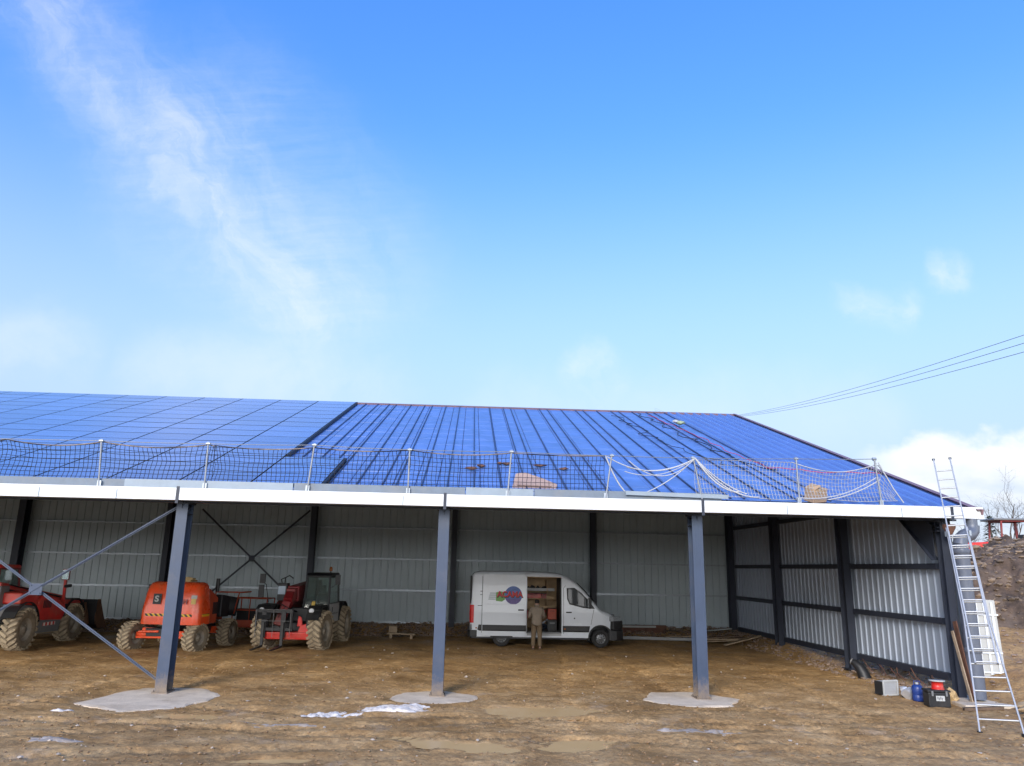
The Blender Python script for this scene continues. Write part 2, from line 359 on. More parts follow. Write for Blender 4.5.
# unseen bright cloud bank added low behind the camera to light the shed interior
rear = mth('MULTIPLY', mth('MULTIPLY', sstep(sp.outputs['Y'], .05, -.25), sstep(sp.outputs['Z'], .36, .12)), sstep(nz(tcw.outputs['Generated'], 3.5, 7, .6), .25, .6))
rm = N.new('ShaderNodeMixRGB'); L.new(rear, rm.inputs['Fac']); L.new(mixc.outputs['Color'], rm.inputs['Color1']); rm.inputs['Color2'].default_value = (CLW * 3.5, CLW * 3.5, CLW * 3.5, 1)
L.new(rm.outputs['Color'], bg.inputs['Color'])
sl = bpy.data.lights.new('sun', 'SUN'); sl.energy = 1.75; sl.angle = rad(24); sl.color = (1, .93, .84)
so = bpy.data.objects.new('sun', sl); COL.objects.link(so); so.location = (-20, -30, 40)
sd = Vector((math.sin(rad(SUN_AZ)) * math.cos(rad(SUN_EL)), math.cos(rad(SUN_AZ)) * math.cos(rad(SUN_EL)), math.sin(rad(SUN_EL))))
so.rotation_euler = (-sd).to_track_quat('-Z', 'Y').to_euler()
S.view_settings.view_transform = 'Standard'; S.view_settings.look = 'None'; S.view_settings.gamma = 1; S.view_settings.use_curve_mapping = False
S.view_settings.exposure = 1.2
S.cycles.use_denoising = True
S.cycles.max_bounces = 10; S.cycles.diffuse_bounces = 6; S.cycles.sample_clamp_indirect = 8

# ------------------------------------------------------------------ ground
def vnoise(x, y, seed):
    xi = np.floor(x).astype(np.int64); yi = np.floor(y).astype(np.int64); xf = x - xi; yf = y - yi
    def h(a, b):
        n = (a * 374761393 + b * 668265263 + seed * 974634777) & 0x7fffffff
        n = ((n ^ (n >> 13)) * 1274126177) & 0x7fffffff
        return ((n ^ (n >> 16)) & 0xffff) / 65535.
    u = xf * xf * (3 - 2 * xf); v = yf * yf * (3 - 2 * yf)
    return (h(xi, yi) * (1 - u) + h(xi + 1, yi) * u) * (1 - v) + (h(xi, yi + 1) * (1 - u) + h(xi + 1, yi + 1) * u) * v
def fbm(x, y, seed, oct=4, g=.5):
    s = 0; a = 1; t = 0
    for i in range(oct): s = s + a * vnoise(x * 2 ** i, y * 2 ** i, seed + i); t += a; a *= g
    return s / t - .5
def ss(x, a, b):
    t = np.clip((x - a) / (b - a), 0, 1); return t * t * (3 - 2 * t)
PUDDLES = [(1.62, 17.15, 1.35, .62, .05), (-.05, 14.0, 1.15, .30, -.35), (1.95, 13.95, .75, .36, .25), (-5.45, 16.32, .62, .24, .05), (-2.9, 12.9, .6, .16, .1)]
PADS = [(-6.95, 18.55, 1.55, 1.6), (-.68, 19.02, 1.15, .95), (5.55, 19.15, 1.3, 1.15)]
def gheight(x, y, detail=True):
    x = np.asarray(x, float); y = np.asarray(y, float)
    z = 1.35 * (1 - ss(y, 1, 11.5)) * np.ones_like(x)
    z = z + .40 * ss(y, 34.2, 35.7) * (1 - ss(x, 12.0, 14.0))
    z = z + .30 * ss(x, 11.2, 12.5) * ss(y, 25, 31) * (1 - ss(y, 34, 35.5))
    right = ss(x, 12.2, 14.6) * np.clip(y - 15.2, 0, 24) * .150
    back = ss(y, 37, 60) * 2.2
    z = z - .1 * np.exp(-((x - 25.7) / 3.2) ** 2 - ((y - 36.6) / 3.0) ** 2)
    z = z + np.maximum(right, back * ss(y, 37, 45)) * (1 - ss(y, 200, 500))
    far = ss(np.hypot(x, y), 60, 300)
    z = z + far * (4 * fbm(x / 90, y / 90, 5) + 1.)
    if detail:
        fade = 1 - ss(np.hypot(x, y - 20), 40, 80)
        z = z + fade * (.13 * fbm(x / 3.4, y / 3.4, 11) + .05 * fbm(x / .6, y / .6, 21, 4, .55) + .05 * fbm(x / .19, y / .19, 31, 3, .6))
        # wheel ruts running along the front of the shed and turning in
        for (ph, amp, off, inc) in ((0., .055, 14.6, -.22), (.1, .05, 16.4, -.22), (1.9, .045, 13.6, .16), (2.0, .04, 15.4, .16), (3.1, .03, 17.6, .05)):
            c = off + inc * x + .5 * np.sin(x * .22 + ph) + .15 * np.sin(x * .9 + ph * 3)
            d = (y - c)
            lug = .6 + .4 * np.sign(np.sin(x * 26 + np.abs(d) * 22))
            z = z - amp * np.exp(-(d / .17) ** 2) * lug * fade + amp * .55 * np.exp(-((np.abs(d) - .34) / .12) ** 2) * fade * (.5 + fbm(x / .3, y / .3, 77))
        for (xo, am) in ((-9.2, .055), (-7.6, .055), (2.8, .05), (4.5, .05), (7.5, .05), (9.1, .045)):
            c = xo + .8 * np.sin(y * .16 + xo)
            z = z - am * np.exp(-((x - c) / .18) ** 2) * ss(y, 12, 15) * (1 - ss(y, 28, 32)) * (.6 + .4 * np.sign(np.sin(y * 24 + np.abs(x - c) * 20)))
        for (px, py, a, b, r) in PUDDLES:
            dx = x - px; dy = y - py; c, s_ = math.cos(r), math.sin(r); e = np.hypot((dx * c + dy * s_) / a, (-dx * s_ + dy * c) / b)
            k = 1 - ss(e, .55, 1.35)
            z = z * (1 - .85 * k) - .055 * k + k * .03 * fbm(x / .35, y / .25, 61)
    for (px, py, a, b) in PADS:
        e = np.hypot((x - px) / a, (y - py) / b); k = 1 - ss(e, .6, 1.3); z = z * (1 - k) - .105 * k
    return z
def axis(lo, hi, step, far):
    a = list(np.arange(lo, hi, step)); s = step; x = hi
    while x < far: a.append(x); s *= 1.22; x += s
    s = step; x = lo - step; b = []
    while x > -far: b.append(x); s *= 1.22; x -= s
    return np.array(b[::-1] + a)
def grid_mesh(name, xs, ys, zf, m, mask=None):
    X, Y = np.meshgrid(xs, ys); Z = zf(X, Y); nx, ny = len(xs), len(ys)
    co_ = np.stack([X, Y, Z], -1).reshape(-1, 3).astype(np.float32)
    i = np.arange(nx * ny).reshape(ny, nx)
    q = np.stack([i[:-1, :-1], i[:-1, 1:], i[1:, 1:], i[1:, :-1]], -1).reshape(-1, 4)
    if mask is not None:
        mk = mask(X, Y); mk = mk[:-1, :-1] | mk[1:, 1:] | mk[1:, :-1] | mk[:-1, 1:]
        q = q[mk.reshape(-1)]
        used = np.unique(q); remap = np.zeros(nx * ny, int); remap[used] = np.arange(len(used)); co_ = co_[used]; q = remap[q]
    me = bpy.data.meshes.new(name); me.vertices.add(len(co_)); me.vertices.foreach_set('co', co_.reshape(-1))
    me.loops.add(q.size); me.loops.foreach_set('vertex_index', q.reshape(-1).astype(np.int32)); me.polygons.add(len(q))
    me.polygons.foreach_set('loop_start', np.arange(0, q.size, 4, dtype=np.int32)); me.polygons.foreach_set('loop_total', np.full(len(q), 4, np.int32))
    me.polygons.foreach_set('use_smooth', np.ones(len(q), bool)); me.update(); me.validate()
    me.materials.append(M[m] if isinstance(m, str) else m)
    o = bpy.data.objects.new(name, me); COL.objects.link(o); return o

def ground_mat():
    m = bpy.data.materials.new('wet_farm_mud'); nt, N, L, b = nodes_of(m)
    tc = N.new('ShaderNodeTexCoord')
    def noi(s, d=8, r=.62, st=None):
        n = N.new('ShaderNodeTexNoise'); n.inputs['Scale'].default_value = s; n.inputs['Detail'].default_value = d; n.inputs['Roughness'].default_value = r
        if st:
            mp = N.new('ShaderNodeMapping'); mp.inputs['Scale'].default_value = st; L.new(tc.outputs['Object'], mp.inputs['Vector']); L.new(mp.outputs['Vector'], n.inputs['Vector'])
        else: L.new(tc.outputs['Object'], n.inputs['Vector'])
        return n.outputs['Fac']
    def ramp(f, *stops):
        r = N.new('ShaderNodeValToRGB'); e = r.color_ramp.elements
        while len(e) < len(stops): e.new(.5)
        for x, (p, c) in zip(e, stops): x.position = p; x.color = list(c) + [1]
        L.new(f, r.inputs['Fac']); return r.outputs['Color']
    def mix(f, a, bb, bt='MIX'):
        n = N.new('ShaderNodeMixRGB'); n.blend_type = bt
        if isinstance(f, float): n.inputs['Fac'].default_value = f
        else: L.new(f, n.inputs['Fac'])
        L.new(a, n.inputs['Color1']); L.new(bb, n.inputs['Color2']); return n.outputs['Color']
    big = noi(.33, 8, .64, (1, 1.1, 1)); mid = noi(1.1, 10, .70, (1, 1, 1)); fine = noi(10, 8, .74); spk = noi(38, 3, .6)
    base = ramp(mid, (.28, (.255, .148, .060)), (.5, (.43, .268, .120)), (.72, (.54, .37, .19)))
    tint = ramp(big, (.30, (.62, .58, .54)), (.5, (.98, .96, .93)), (.70, (1.14, 1.14, 1.16)))
    c = mix(1., base, tint, 'MULTIPLY')
    c = mix(.75, c, ramp(fine, (.32, (.45, .42, .40)), (.62, (1.28, 1.28, 1.28))), 'MULTIPLY')
    # pale dry film and small pale grit
    film = ramp(noi(.8, 9, .7, (1, 1, 1)), (.57, (0, 0, 0)), (.74, (.55, .55, .55)))
    pale = N.new('ShaderNodeRGB'); pale.outputs[0].default_value = (.47, .395, .31, 1)
    c = mix(film, c, pale.outputs[0])
    grit = ramp(spk, (.68, (0, 0, 0)), (.73, (.8, .8, .8)))
    pg = N.new('ShaderNodeRGB'); pg.outputs[0].default_value = (.46, .39, .31, 1)
    c = mix(grit, c, pg.outputs[0])
    # rough winter grass on the far rise
    sp_ = N.new('ShaderNodeSeparateXYZ'); L.new(tc.outputs['Object'], sp_.inputs[0])
    mr = N.new('ShaderNodeMapRange'); mr.inputs['From Min'].default_value = 36; mr.inputs['From Max'].default_value = 44; L.new(sp_.outputs['Y'], mr.inputs['Value'])
    g = N.new('ShaderNodeRGB'); g.outputs[0].default_value = (.13, .115, .055, 1)
    c = mix(mr.outputs['Result'], c, g.outputs[0])
    # unseen ground behind the camera made dark green to cut bounce into the shed
    mr2 = N.new('ShaderNodeMapRange'); mr2.inputs['From Min'].default_value = 6; mr2.inputs['From Max'].default_value = 2; L.new(sp_.outputs['Y'], mr2.inputs['Value'])
    g2 = N.new('ShaderNodeRGB'); g2.outputs[0].default_value = (.045, .065, .022, 1); c = mix(mr2.outputs['Result'], c, g2.outputs[0])
    L.new(c, b.inputs['Base Color'])
    wet = N.new('ShaderNodeMapRange'); wet.inputs['From Min'].default_value = .35; wet.inputs['From Max'].default_value = .62
    wet.inputs['To Min'].default_value = .30; wet.inputs['To Max'].default_value = .93
    L.new(noi(.55, 8, .65, (1, 1, 1)), wet.inputs['Value']); L.new(wet.outputs['Result'], b.inputs['Roughness'])
    b.inputs['Specular IOR Level'].default_value = .18
    bp = N.new('ShaderNodeBump'); bp.inputs['Strength'].default_value = .8; bp.inputs['Distance'].default_value = .03
    ad = N.new('ShaderNodeMath'); ad.operation = 'ADD'; L.new(noi(9, 8, .7), ad.inputs[0]); L.new(fine, ad.inputs[1])
    L.new(ad.outputs[0], bp.inputs['Height']); L.new(bp.outputs['Normal'], b.inputs['Normal'])
    return m
M['ground'] = ground_mat()
g = grid_mesh('ground', axis(-17, 20, .075, 1500), axis(11.2, 37, .055, 1500), gheight, 'ground'); tag(g, None, None, kind='structure')

def water_mat():
    m = bpy.data.materials.new('muddy_water'); nt, N, L, b = nodes_of(m)
    tc = N.new('ShaderNodeTexCoord'); n = N.new('ShaderNodeTexNoise'); n.inputs['Scale'].default_value = 1.4; n.inputs['Detail'].default_value = 5
    L.new(tc.outputs['Object'], n.inputs['Vector']); r = N.new('ShaderNodeValToRGB')
    r.color_ramp.elements[0].color = (.60, .375, .155, 1); r.color_ramp.elements[1].color = (.68, .45, .21, 1); L.new(n.outputs['Fac'], r.inputs['Fac'])
    L.new(r.outputs['Color'], b.inputs['Base Color']); b.inputs['Roughness'].default_value = .22; b.inputs['Specular IOR Level'].default_value = .2
    n2 = N.new('ShaderNodeTexNoise'); n2.inputs['Scale'].default_value = 9; L.new(tc.outputs['Object'], n2.inputs['Vector'])
    bp = N.new('ShaderNodeBump'); bp.inputs['Strength'].default_value = .06; bp.inputs['Distance'].default_value = .01
    L.new(n2.outputs['Fac'], bp.inputs['Height']); L.new(bp.outputs['Normal'], b.inputs['Normal'])
    return m
M['water'] = water_mat()
for ip, (px, py, a, b, r) in enumerate(PUDDLES):
    mb = MB(); vs = [(0, 0, 0)] + [(1.4 * a * math.cos(t) * math.cos(r) - 1.4 * b * math.sin(t) * math.sin(r), 1.4 * a * math.cos(t) * math.sin(r) + 1.4 * b * math.sin(t) * math.cos(r), 0) for t in [2 * math.pi * k / 40 for k in range(40)]]
    mb.add(vs, [(0, k + 1, (k + 1) % 40 + 1) for k in range(40)])
    o = mb.build('puddle', 'water', fix=False); o.location = (px, py, -.030 - .003 * ip); tag(o, None, None, kind='structure')

def jitter_rock(mb, c, r, mi=0):
    t = random.random
    vs = []
    for v in ((1, 0, 0), (0, 1, 0), (-1, 0, 0), (0, -1, 0), (0, 0, 1), (0, 0, -1), (.6, .6, .6), (-.6, .6, .6), (-.6, -.6, .6), (.6, -.6, .6)):
        k = .7 + .6 * t(); vs.append((c[0] + v[0] * r[0] * k, c[1] + v[1] * r[1] * k, c[2] + v[2] * r[2] * k))
    fs = [(0, 6, 9), (0, 1, 6), (1, 7, 6), (1, 2, 7), (2, 8, 7), (2, 3, 8), (3, 9, 8), (3, 0, 9), (4, 6, 7), (4, 7, 8), (4, 8, 9), (4, 9, 6), (0, 5, 1), (1, 5, 2), (2, 5, 3), (3, 5, 0)]
    mb.add(vs, fs, mi)
def gz(x, y): return float(gheight(np.array([x]), np.array([y]))[0])
def scatter(name, n, fpos, fr, m, sink=.25):
    P_ = [fpos() for _ in range(n)]; zs = gheight(np.array([p[0] for p in P_]), np.array([p[1] for p in P_]))
    mb = MB()
    for p, z in zip(P_, zs):
        r = fr(); jitter_rock(mb, (p[0], p[1], z + (p[2] if len(p) > 2 else 0) + r * (.5 - sink)), (r * random.uniform(.8, 1.4), r * random.uniform(.8, 1.3), r * random.uniform(.5, .9)))
    o = mb.build(name, m); tag(o, None, None, kind='stuff'); return o
U = random.uniform
tag(scatter('stones', 700, lambda: (U(-13, 13), 12.2 + 18 * U(0, 1) ** 1.3), lambda: .008 + .035 * random.random() ** 5, 'stone'), 'pale small stones scattered over the brown mud', None)
tag(scatter('mud_clods', 6500, lambda: (U(-13, 13), 12.0 + 12 * U(0, 1) ** 1.4), lambda: .007 + .022 * random.random() ** 3, 'clodwet', .2), 'brown clods of churned mud in front of the shed', None)
def gpos():
    y = U(34.0, 36.0); return (U(-20, 12.6), y)
tag(scatter('gravel', 5200, gpos, lambda: .025 + .075 * random.random() ** 2, 'rubble', .2), 'bank of brown rubble along the foot of the back wall', None)
tag(scatter('edge_rubble', 900, lambda: (U(11.3, 12.9), U(19, 35)), lambda: .02 + .06 * random.random() ** 2, 'rubble', .2), 'loose rubble under the side wall', None)

# snow left on the mud
def snow_patch(label, cx, cy, a, b, h, seed, m='snow'):
    def zf(X, Y):
        e = np.hypot((X - cx) / a, (Y - cy) / b)
        return gheight(X, Y) + h * ((1 - e ** 2) * 1.0 + 3.0 * fbm(X / .40, Y / .20, seed, 6, .65)) - .024
    mk = lambda X, Y: np.hypot((X - cx) / a, (Y - cy) / b) < 1.08
    o = grid_mesh('snow_patch', np.arange(cx - a * 1.1, cx + a * 1.1, .03), np.arange(cy - b * 1.1, cy + b * 1.1, .03), zf, m, mk)
    tag(o, label, 'snow patch', 'patches of old snow on the mud')
snow_patch('bright white snow patch just in front of the middle column', -1.35, 17.15, .80, .36, .085, 3)
snow_patch('flat dirty snow streak left of the bright patch, between left and middle pads', -2.65, 16.75, .68, .26, .06, 4)
snow_patch('small white lump of snow left of the left concrete pad', -7.95, 16.7, .24, .16, .05, 5)
snow_patch('thin icy smear by the ruts right of the left pad puddle', -3.45, 15.65, 1.0, .22, .036, 6, 'slush')
snow_patch('thin icy smear right of the right concrete pad base, near the bottom edge', 4.6, 15.2, 1.2, .24, .034, 8, 'slush')
snow_patch('bluish icy smear at the lower left of the yard', -6.5, 13.9, .62, .22, .036, 9, 'slush')

# concrete pads under the columns
def pad(label, pts, z):
    mb = MB(); n = 60; vs = []
    cx = sum(p[0] for p in pts) / len(pts); cy = sum(p[1] for p in pts) / len(pts)
    ring = []
    for i in range(len(pts)):
        a = Vector(pts[i]); b = Vector(pts[(i + 1) % len(pts)])
        for k in range(10):
            p = a.lerp(b, k / 10); j = .13 * noise.noise(Vector((p.x * 2.1, p.y * 2.1, 3))) + .06 * noise.noise(Vector((p.x * 6.1, p.y * 6.1, 3)))
            d = (p - Vector((cx, cy))).normalized(); ring.append(p + d * j)
    m_ = len(ring)
    top_ = [(p.x, p.y, z + .012 * noise.noise(Vector((p.x, p.y, 1)))) for p in ring]
    inn = [(cx + (p.x - cx) * .93, cy + (p.y - cy) * .93, z + .018) for p in ring]
    bot = [(cx + (p.x - cx) * 1.03, cy + (p.y - cy) * 1.03, z - .25) for p in ring]
    mb.add(inn + top_ + bot, [tuple(range(m_))] + [(i, m_ + i, m_ + (i + 1) % m_, (i + 1) % m_) for i in range(m_)] + [(m_ + i, 2 * m_ + i, 2 * m_ + (i + 1) % m_, m_ + (i + 1) % m_) for i in range(m_)])
    o = mb.build('concrete_pad', 'concrete'); tag(o, label, 'concrete pad', 'poured concrete footings of the front columns')
pad('large pale concrete footing under the braced left front column', [(-8.3, 17.85), (-7.0, 16.95), (-5.95, 17.3), (-5.55, 19.0), (-6.3, 20.1), (-7.75, 20.1)], -.068)
pad('grey concrete footing under the middle front column', [(-1.75, 18.55), (-.9, 18.1), (.1, 18.35), (.42, 19.4), (-.4, 20.0), (-1.5, 19.75)], -.068)
pad('mud-stained concrete footing under the right front column', [(4.25, 19.0), (5.0, 18.1), (6.2, 18.35), (6.7, 19.3), (6.0, 20.3), (4.7, 20.2)], -.068)

# ------------------------------------------------------------------ shed
XC = [-13.39, -6.996, -.602, 5.792, 12.19]
YF, YB = 19.165, 35.85
SL = .343
def rz(y): return 4.56 + SL * (y - 18.85)
shed = thing('farm_shed', 'long open fronted steel shed with pale metal walls and a blue solar roof', 'shed', (0, YF, 0))
def part(mb, name, m, parent=None, **k):
    o = mb.build(name, m, None, **k); p = parent or shed
    o.parent = p
    inv = Matrix.Translation(-Vector(shed.location))
    if p == shed: o.matrix_local = inv
    return o
def ibeam(a, b, w, h, tf, tw, out):
    # section w wide (across), h deep along 'out'
    a = Vector(a); b = Vector(b); t = (b - a).normalized(); o = Vector(out); o = (o - t * o.dot(t)).normalized(); x = t.cross(o)
    mb = MB()
    def pl(c0, sx, so):
        vs = []
        for p in (a, b):
            for i, j in ((-1, -1), (1, -1), (1, 1), (-1, 1)): vs.append(p + o * (c0 + j * so / 2) + x * (i * sx / 2))
        mb.add(vs, [(3, 2, 1, 0), (4, 5, 6, 7), (0, 1, 5, 4), (1, 2, 6, 5), (2, 3, 7, 6), (3, 0, 4, 7)])
    pl(-(h - tf) / 2, w, tf); pl((h - tf) / 2, w, tf); pl(0, tw, h - 2 * tf)
    return mb
for i, x in enumerate(XC):
    gzv = [-.05, -.05, -.05, -.06, -.04][i]
    mb = ibeam((x, YF + .2, gzv), (x, YF + .2, 4.30), .27, .40, .02, .012, (0, 1, 0)) if i < 4 else ibeam((x + .06, YF + .12, gzv), (x + .06, YF + .12, 4.30), .20, .24, .016, .01, (0, 1, 0))
    col_ = part(mb, 'column', 'column' if i < 4 else 'navy')
    b2 = MB(); b2.box((x, YF + .2, gzv + .015), (.36, .5, .03))
    for sx in (-1, 1):
        for sy in (-1, 1): b2.tube([(x + sx * .15, YF + .2 + sy * .215, gzv + .03), (x + sx * .15, YF + .2 + sy * .215, gzv + .075)], .014, 6)
    part(b2, 'base_plate', 'navy' if i == 4 else 'column', col_)
    b3 = MB(); b3.box((x, YF + .2, 4.312), (.34, .5, .022)); b3.box((x, YF + .2, 4.06), (.262, .372, .02))
    part(b3, 'cap_plate', 'navy', col_)
    # back columns and rafters
    mb = ibeam((x, YB - .42, -.05), (x, YB - .42, rz(YB - .42) - .55), .24, .40, .02, .012, (0, 1, 0)); part(mb, 'column', 'navy')
    mb = ibeam((x, YF - .05, rz(YF) - .34), (x, YB - .1, rz(YB) - .34), .22, .42, .018, .012, (0, 0, 1)); part(mb, 'rafter', 'navy')
    if i < 4: continue
    hb = MB(); hb.prism([(YF + .42, 3.35), (YF + .42, rz(YF + .42) - .56), (YF + 2.3, rz(YF + 2.3) - .56)], x - .012, x + .012, 'x')
    hb.bar((x, YF + .40, 3.36), (x, YF + 2.3, rz(YF + 2.3) - .57), .22, .018, up=(1, 0, 0)) if False else hb.prism([(YF + .42, 3.33), (YF + .42, 3.35), (YF + 2.3, rz(YF + 2.3) - .56), (YF + 2.3, rz(YF + 2.3) - .58)], x - .11, x + .11, 'x')
    part(hb, 'haunch', 'navy')
x = -19.8
part(ibeam((x, YB - .42, -.05), (x, YB - .42, rz(YB - .42) - .55), .3, .46, .02, .012, (0, 1, 0)), 'column', 'navy')
for y in (24.55, 30.15):
    c = part(ibeam((12.19, y, -.05), (12.19, y, rz(y) - .56), .24, .40, .02, .012, (0, 1, 0)), 'column', 'navy')
    part(MB().box((12.19, y, .06), (.42, .5, .025)), 'base_plate', 'navy', c)
# eave beam and purlins
part(MB().bar((-32.8, YF + .05, 4.345), (12.6, YF + .05, 4.345), .12, .04), 'eave_beam', 'navy')
for k in range(9):
    y = YF + 1.2 + k * 1.9
    part(MB().bar((-32.8, y, rz(y) - .115), (12.7, y, rz(y) - .115), .07, .10), 'purlin', 'navy')

def ribsheet(a, b, z0, z1f, inward, pitch=.32, groove=.045, depth=.035, flatfirst=.02):
    """folded sheet from a to b (xy), ribs vertical, z from z0 to z1f(x,y)"""
    a = Vector((a[0], a[1], 0)); b = Vector((b[0], b[1], 0)); L_ = (b - a).length; t = (b - a) / L_; n_ = Vector((inward[0], inward[1], 0))
    prof = []; s = 0
    while s < L_:
        for ds, dd in ((0, 0), (pitch - groove - .03, 0), (pitch - groove - .015, depth), (pitch - .015, depth)):
            if s + ds <= L_: prof.append((s + ds, dd))
        s += pitch
    prof.append((L_, 0))
    vs = []; fs = []
    for s, d in prof:
        p = a + t * s + n_ * d
        vs.append((p.x, p.y, z0)); vs.append((p.x, p.y, z1f(p.x, p.y)))
    for i in range(len(prof) - 1): fs.append((2 * i, 2 * i + 2, 2 * i + 3, 2 * i + 1))
    mb = MB(); mb.add(vs, fs); return mb
def solid(o, t):
    d = o.modifiers.new('sheet', 'SOLIDIFY'); d.thickness = t; d.offset = 0; return o
# wall sheets are hung panel by panel, each its own slight colour
o = part(ribsheet((-33, YB), (12.42, YB), .42, lambda x, y: rz(y) - .058, (0, 1)), 'back_wall', 'wall', fix=False); solid(o, .004)
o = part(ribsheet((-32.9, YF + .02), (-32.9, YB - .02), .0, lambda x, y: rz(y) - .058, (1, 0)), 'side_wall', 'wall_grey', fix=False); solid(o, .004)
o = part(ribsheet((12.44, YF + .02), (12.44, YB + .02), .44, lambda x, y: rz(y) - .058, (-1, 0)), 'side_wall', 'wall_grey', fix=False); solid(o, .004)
for z, h in ((1.843, .09), (3.214, .07), (4.6, .06), (6.0, .06), (.45, .10)):
    for i in range(len(XC) - 1):
        a, b = XC[i] + .125, XC[i + 1] - .125
        part(MB().box(((a + b) / 2, YB - .1, z), (b - a, .14, h)), 'girt', 'galv')
    part(MB().box((-16.6, YB - .1, z), (6.1, .14, h)), 'girt', 'galv'); part(MB().box((-26.4, YB - .1, z), (12.8, .14, h)), 'girt', 'galv')
ycs = [YF + .4, 24.55, 30.15, YB - .62]
for z in (3.18, 1.806, .455, 4.9, 6.4):
    for i in range(3):
        a, b = ycs[i] + .14, ycs[i + 1] - .2
        if z > rz(b) - .8: continue
        if z > rz(a) - .8: a = 18.85 + (z + .9 - 4.56) / SL
        part(MB().box((12.33, (a + b) / 2, z), (.14, b - a, .15 if z > .6 else .17)), 'girt', 'navy')
# bracing
def angle_bar(a, b, w, m, nm='brace'):
    mb = MB(); mb.bar(a, b, w, .008, up=(0, 1, 0)); a2 = Vector(a) + Vector((0, w / 2, 0)); b2 = Vector(b) + Vector((0, w / 2, 0))
    mb.bar(a, b, .008, w, up=(0, 1, 0)); return part(mb, nm, m)
xa, xb = XC[0] + .14, XC[1] - .14; yb_ = YF + .08
bz0, bz1 = .22, 4.22
angle_bar((xa, yb_, bz0), (xb, yb_, bz1), .065, 'column'); angle_bar((xa, yb_ + .05, bz1), (xb, yb_ + .05, bz0), .065, 'column')
mb = MB(); mb.box(((xa + xb) / 2, yb_ - .012, (bz0 + bz1) / 2), (.30, .014, .26))
for sx in (-.11, .11):
    for sz in (-.09, .09): mb.tube([((xa + xb) / 2 + sx, yb_ - .018, (bz0 + bz1) / 2 + sz), ((xa + xb) / 2 + sx, yb_ - .04, (bz0 + bz1) / 2 + sz)], .018, 6)
part(mb, 'gusset_plate', 'column')
yq = YB - .5
angle_bar((-12.0, yq, 5.25), (-7.2, yq, 1.0), .08, 'navy'); angle_bar((-12.0, yq + .04, .95), (-7.2, yq + .04, 5.3), .08, 'navy')
part(MB().box((-9.6, yq - .02, 3.12), (.26, .02, .26)), 'gusset_plate', 'navy')

# roof -------------------------------------------------------------
rt = Vector((0, 1, SL)).normalized(); rn = Vector((0, -SL, 1)).normalized()
def rp(x, y, off=0): return Vector((x, y, rz(y))) + rn * off
Y0, Y1 = 18.75, 35.95
mb = MB(); mb.add([rp(-33, Y0), rp(12.96, Y0), rp(12.96, Y1), rp(-33, Y1), rp(-33, Y0, -.05), rp(12.96, Y0, -.05), rp(12.96, Y1, -.05), rp(-33, Y1, -.05)],
                  [(0, 1, 2, 3), (7, 6, 5, 4), (0, 4, 5, 1), (1, 5, 6, 2), (2, 6, 7, 3), (3, 7, 4, 0)])
roof = part(mb, 'roof', 'roof')
mb = MB(); mb.add([rp(-32.8, YF + .1, -.056), rp(12.4, YF + .1, -.056), rp(12.4, YB, -.056), rp(-32.8, YB, -.056)], [(3, 2, 1, 0)]); part(mb, 'added_light_absorber', 'absorber', roof, fix=False)  # unseen dark sheet added under the roof to soak up bounced light
mb = MB(); x = 9.55
while x < 12.85:   # raised ribs of the bare steel sheets at the right end
    pr = [(x, .002), (x + .03, .085), (x + .085, .085), (x + .115, .002)]
    vs = [rp(a, Y0 - .02, b) for a, b in pr] + [rp(a, Y1, b) for a, b in pr]
    mb.add(vs, [(0, 1, 5, 4), (1, 2, 6, 5), (2, 3, 7, 6), (0, 3, 2, 1)]); x += .42
part(mb, 'roof_rib', 'roof', roof)
mb = MB(); mb.bar(rp(12.98, Y0 - .1, .03), rp(12.98, Y1, .03), .04, .13, up=rn); mb.bar(rp(12.90, Y0 - .1, .085), rp(12.91, Y1, .098), .12, .010, up=rn)
part(mb, 'verge_trim', 'rtrim', roof)
mb = MB(); mb.bar((-33, Y1, rz(Y1) + .03), (13.0, Y1, rz(Y1) + .03), .22, .09, up=rn)
part(mb, 'ridge_trim', 'rtrim', roof)
# trays of the unfinished middle section
def tile(mb, x0, x1, y0, y1, off, th, bev=.012):
    c = [(x0, y0), (x1, y0), (x1, y1), (x0, y1)]
    i = [(x0 + bev, y0 + bev), (x1 - bev, y0 + bev), (x1 - bev, y1 - bev), (x0 + bev, y1 - bev)]
    vs = [rp(*p, off) for p in c] + [rp(*p, off + th) for p in i]
    mb.add(vs, [(4, 5, 6, 7)] + [(k, (k + 1) % 4, (k + 1) % 4 + 4, k + 4) for k in range(4)])
mb = MB(); mb.add([rp(-5.45, 19.2, .006), rp(9.5, 19.2, .006), rp(9.5, 35.85, .006), rp(-5.45, 35.85, .006)], [(0, 1, 2, 3)]); part(mb, 'underlay', 'dark', roof)
mb = MB(); nx = 26; pw = (9.5 + 5.45) / nx; ph = 1.1
for i in range(nx):
    for j in range(15):
        tile(mb, -5.45 + i * pw + .006, -5.45 + (i + 1) * pw - .006, 19.3 + j * ph + .02, 19.3 + (j + 1) * ph - .02, .008, .016 + .004 * random.random())
part(mb, 'mounting_tray', 'tray', roof)
rails = [-5.06, -4.49, -3.96, -3.62, -2.92, -2.26, -1.90, -1.24, -.58, .12, .83, 1.51, 1.86, 2.56, 3.26, 3.64, 4.32, 5.02, 5.38, 6.06, 6.76, 7.12, 7.8, 8.5, 8.86, 9.4]
rail0 = None
for i, xr in enumerate(rails):
    ylo = 23.1 if xr < -3.7 else 19.35
    mb = MB(); mb.bar(rp(xr, ylo, .04), rp(xr, 35.85, .04), .032, .045, up=rn); part(mb, 'mounting_rail', 'railblue', roof)
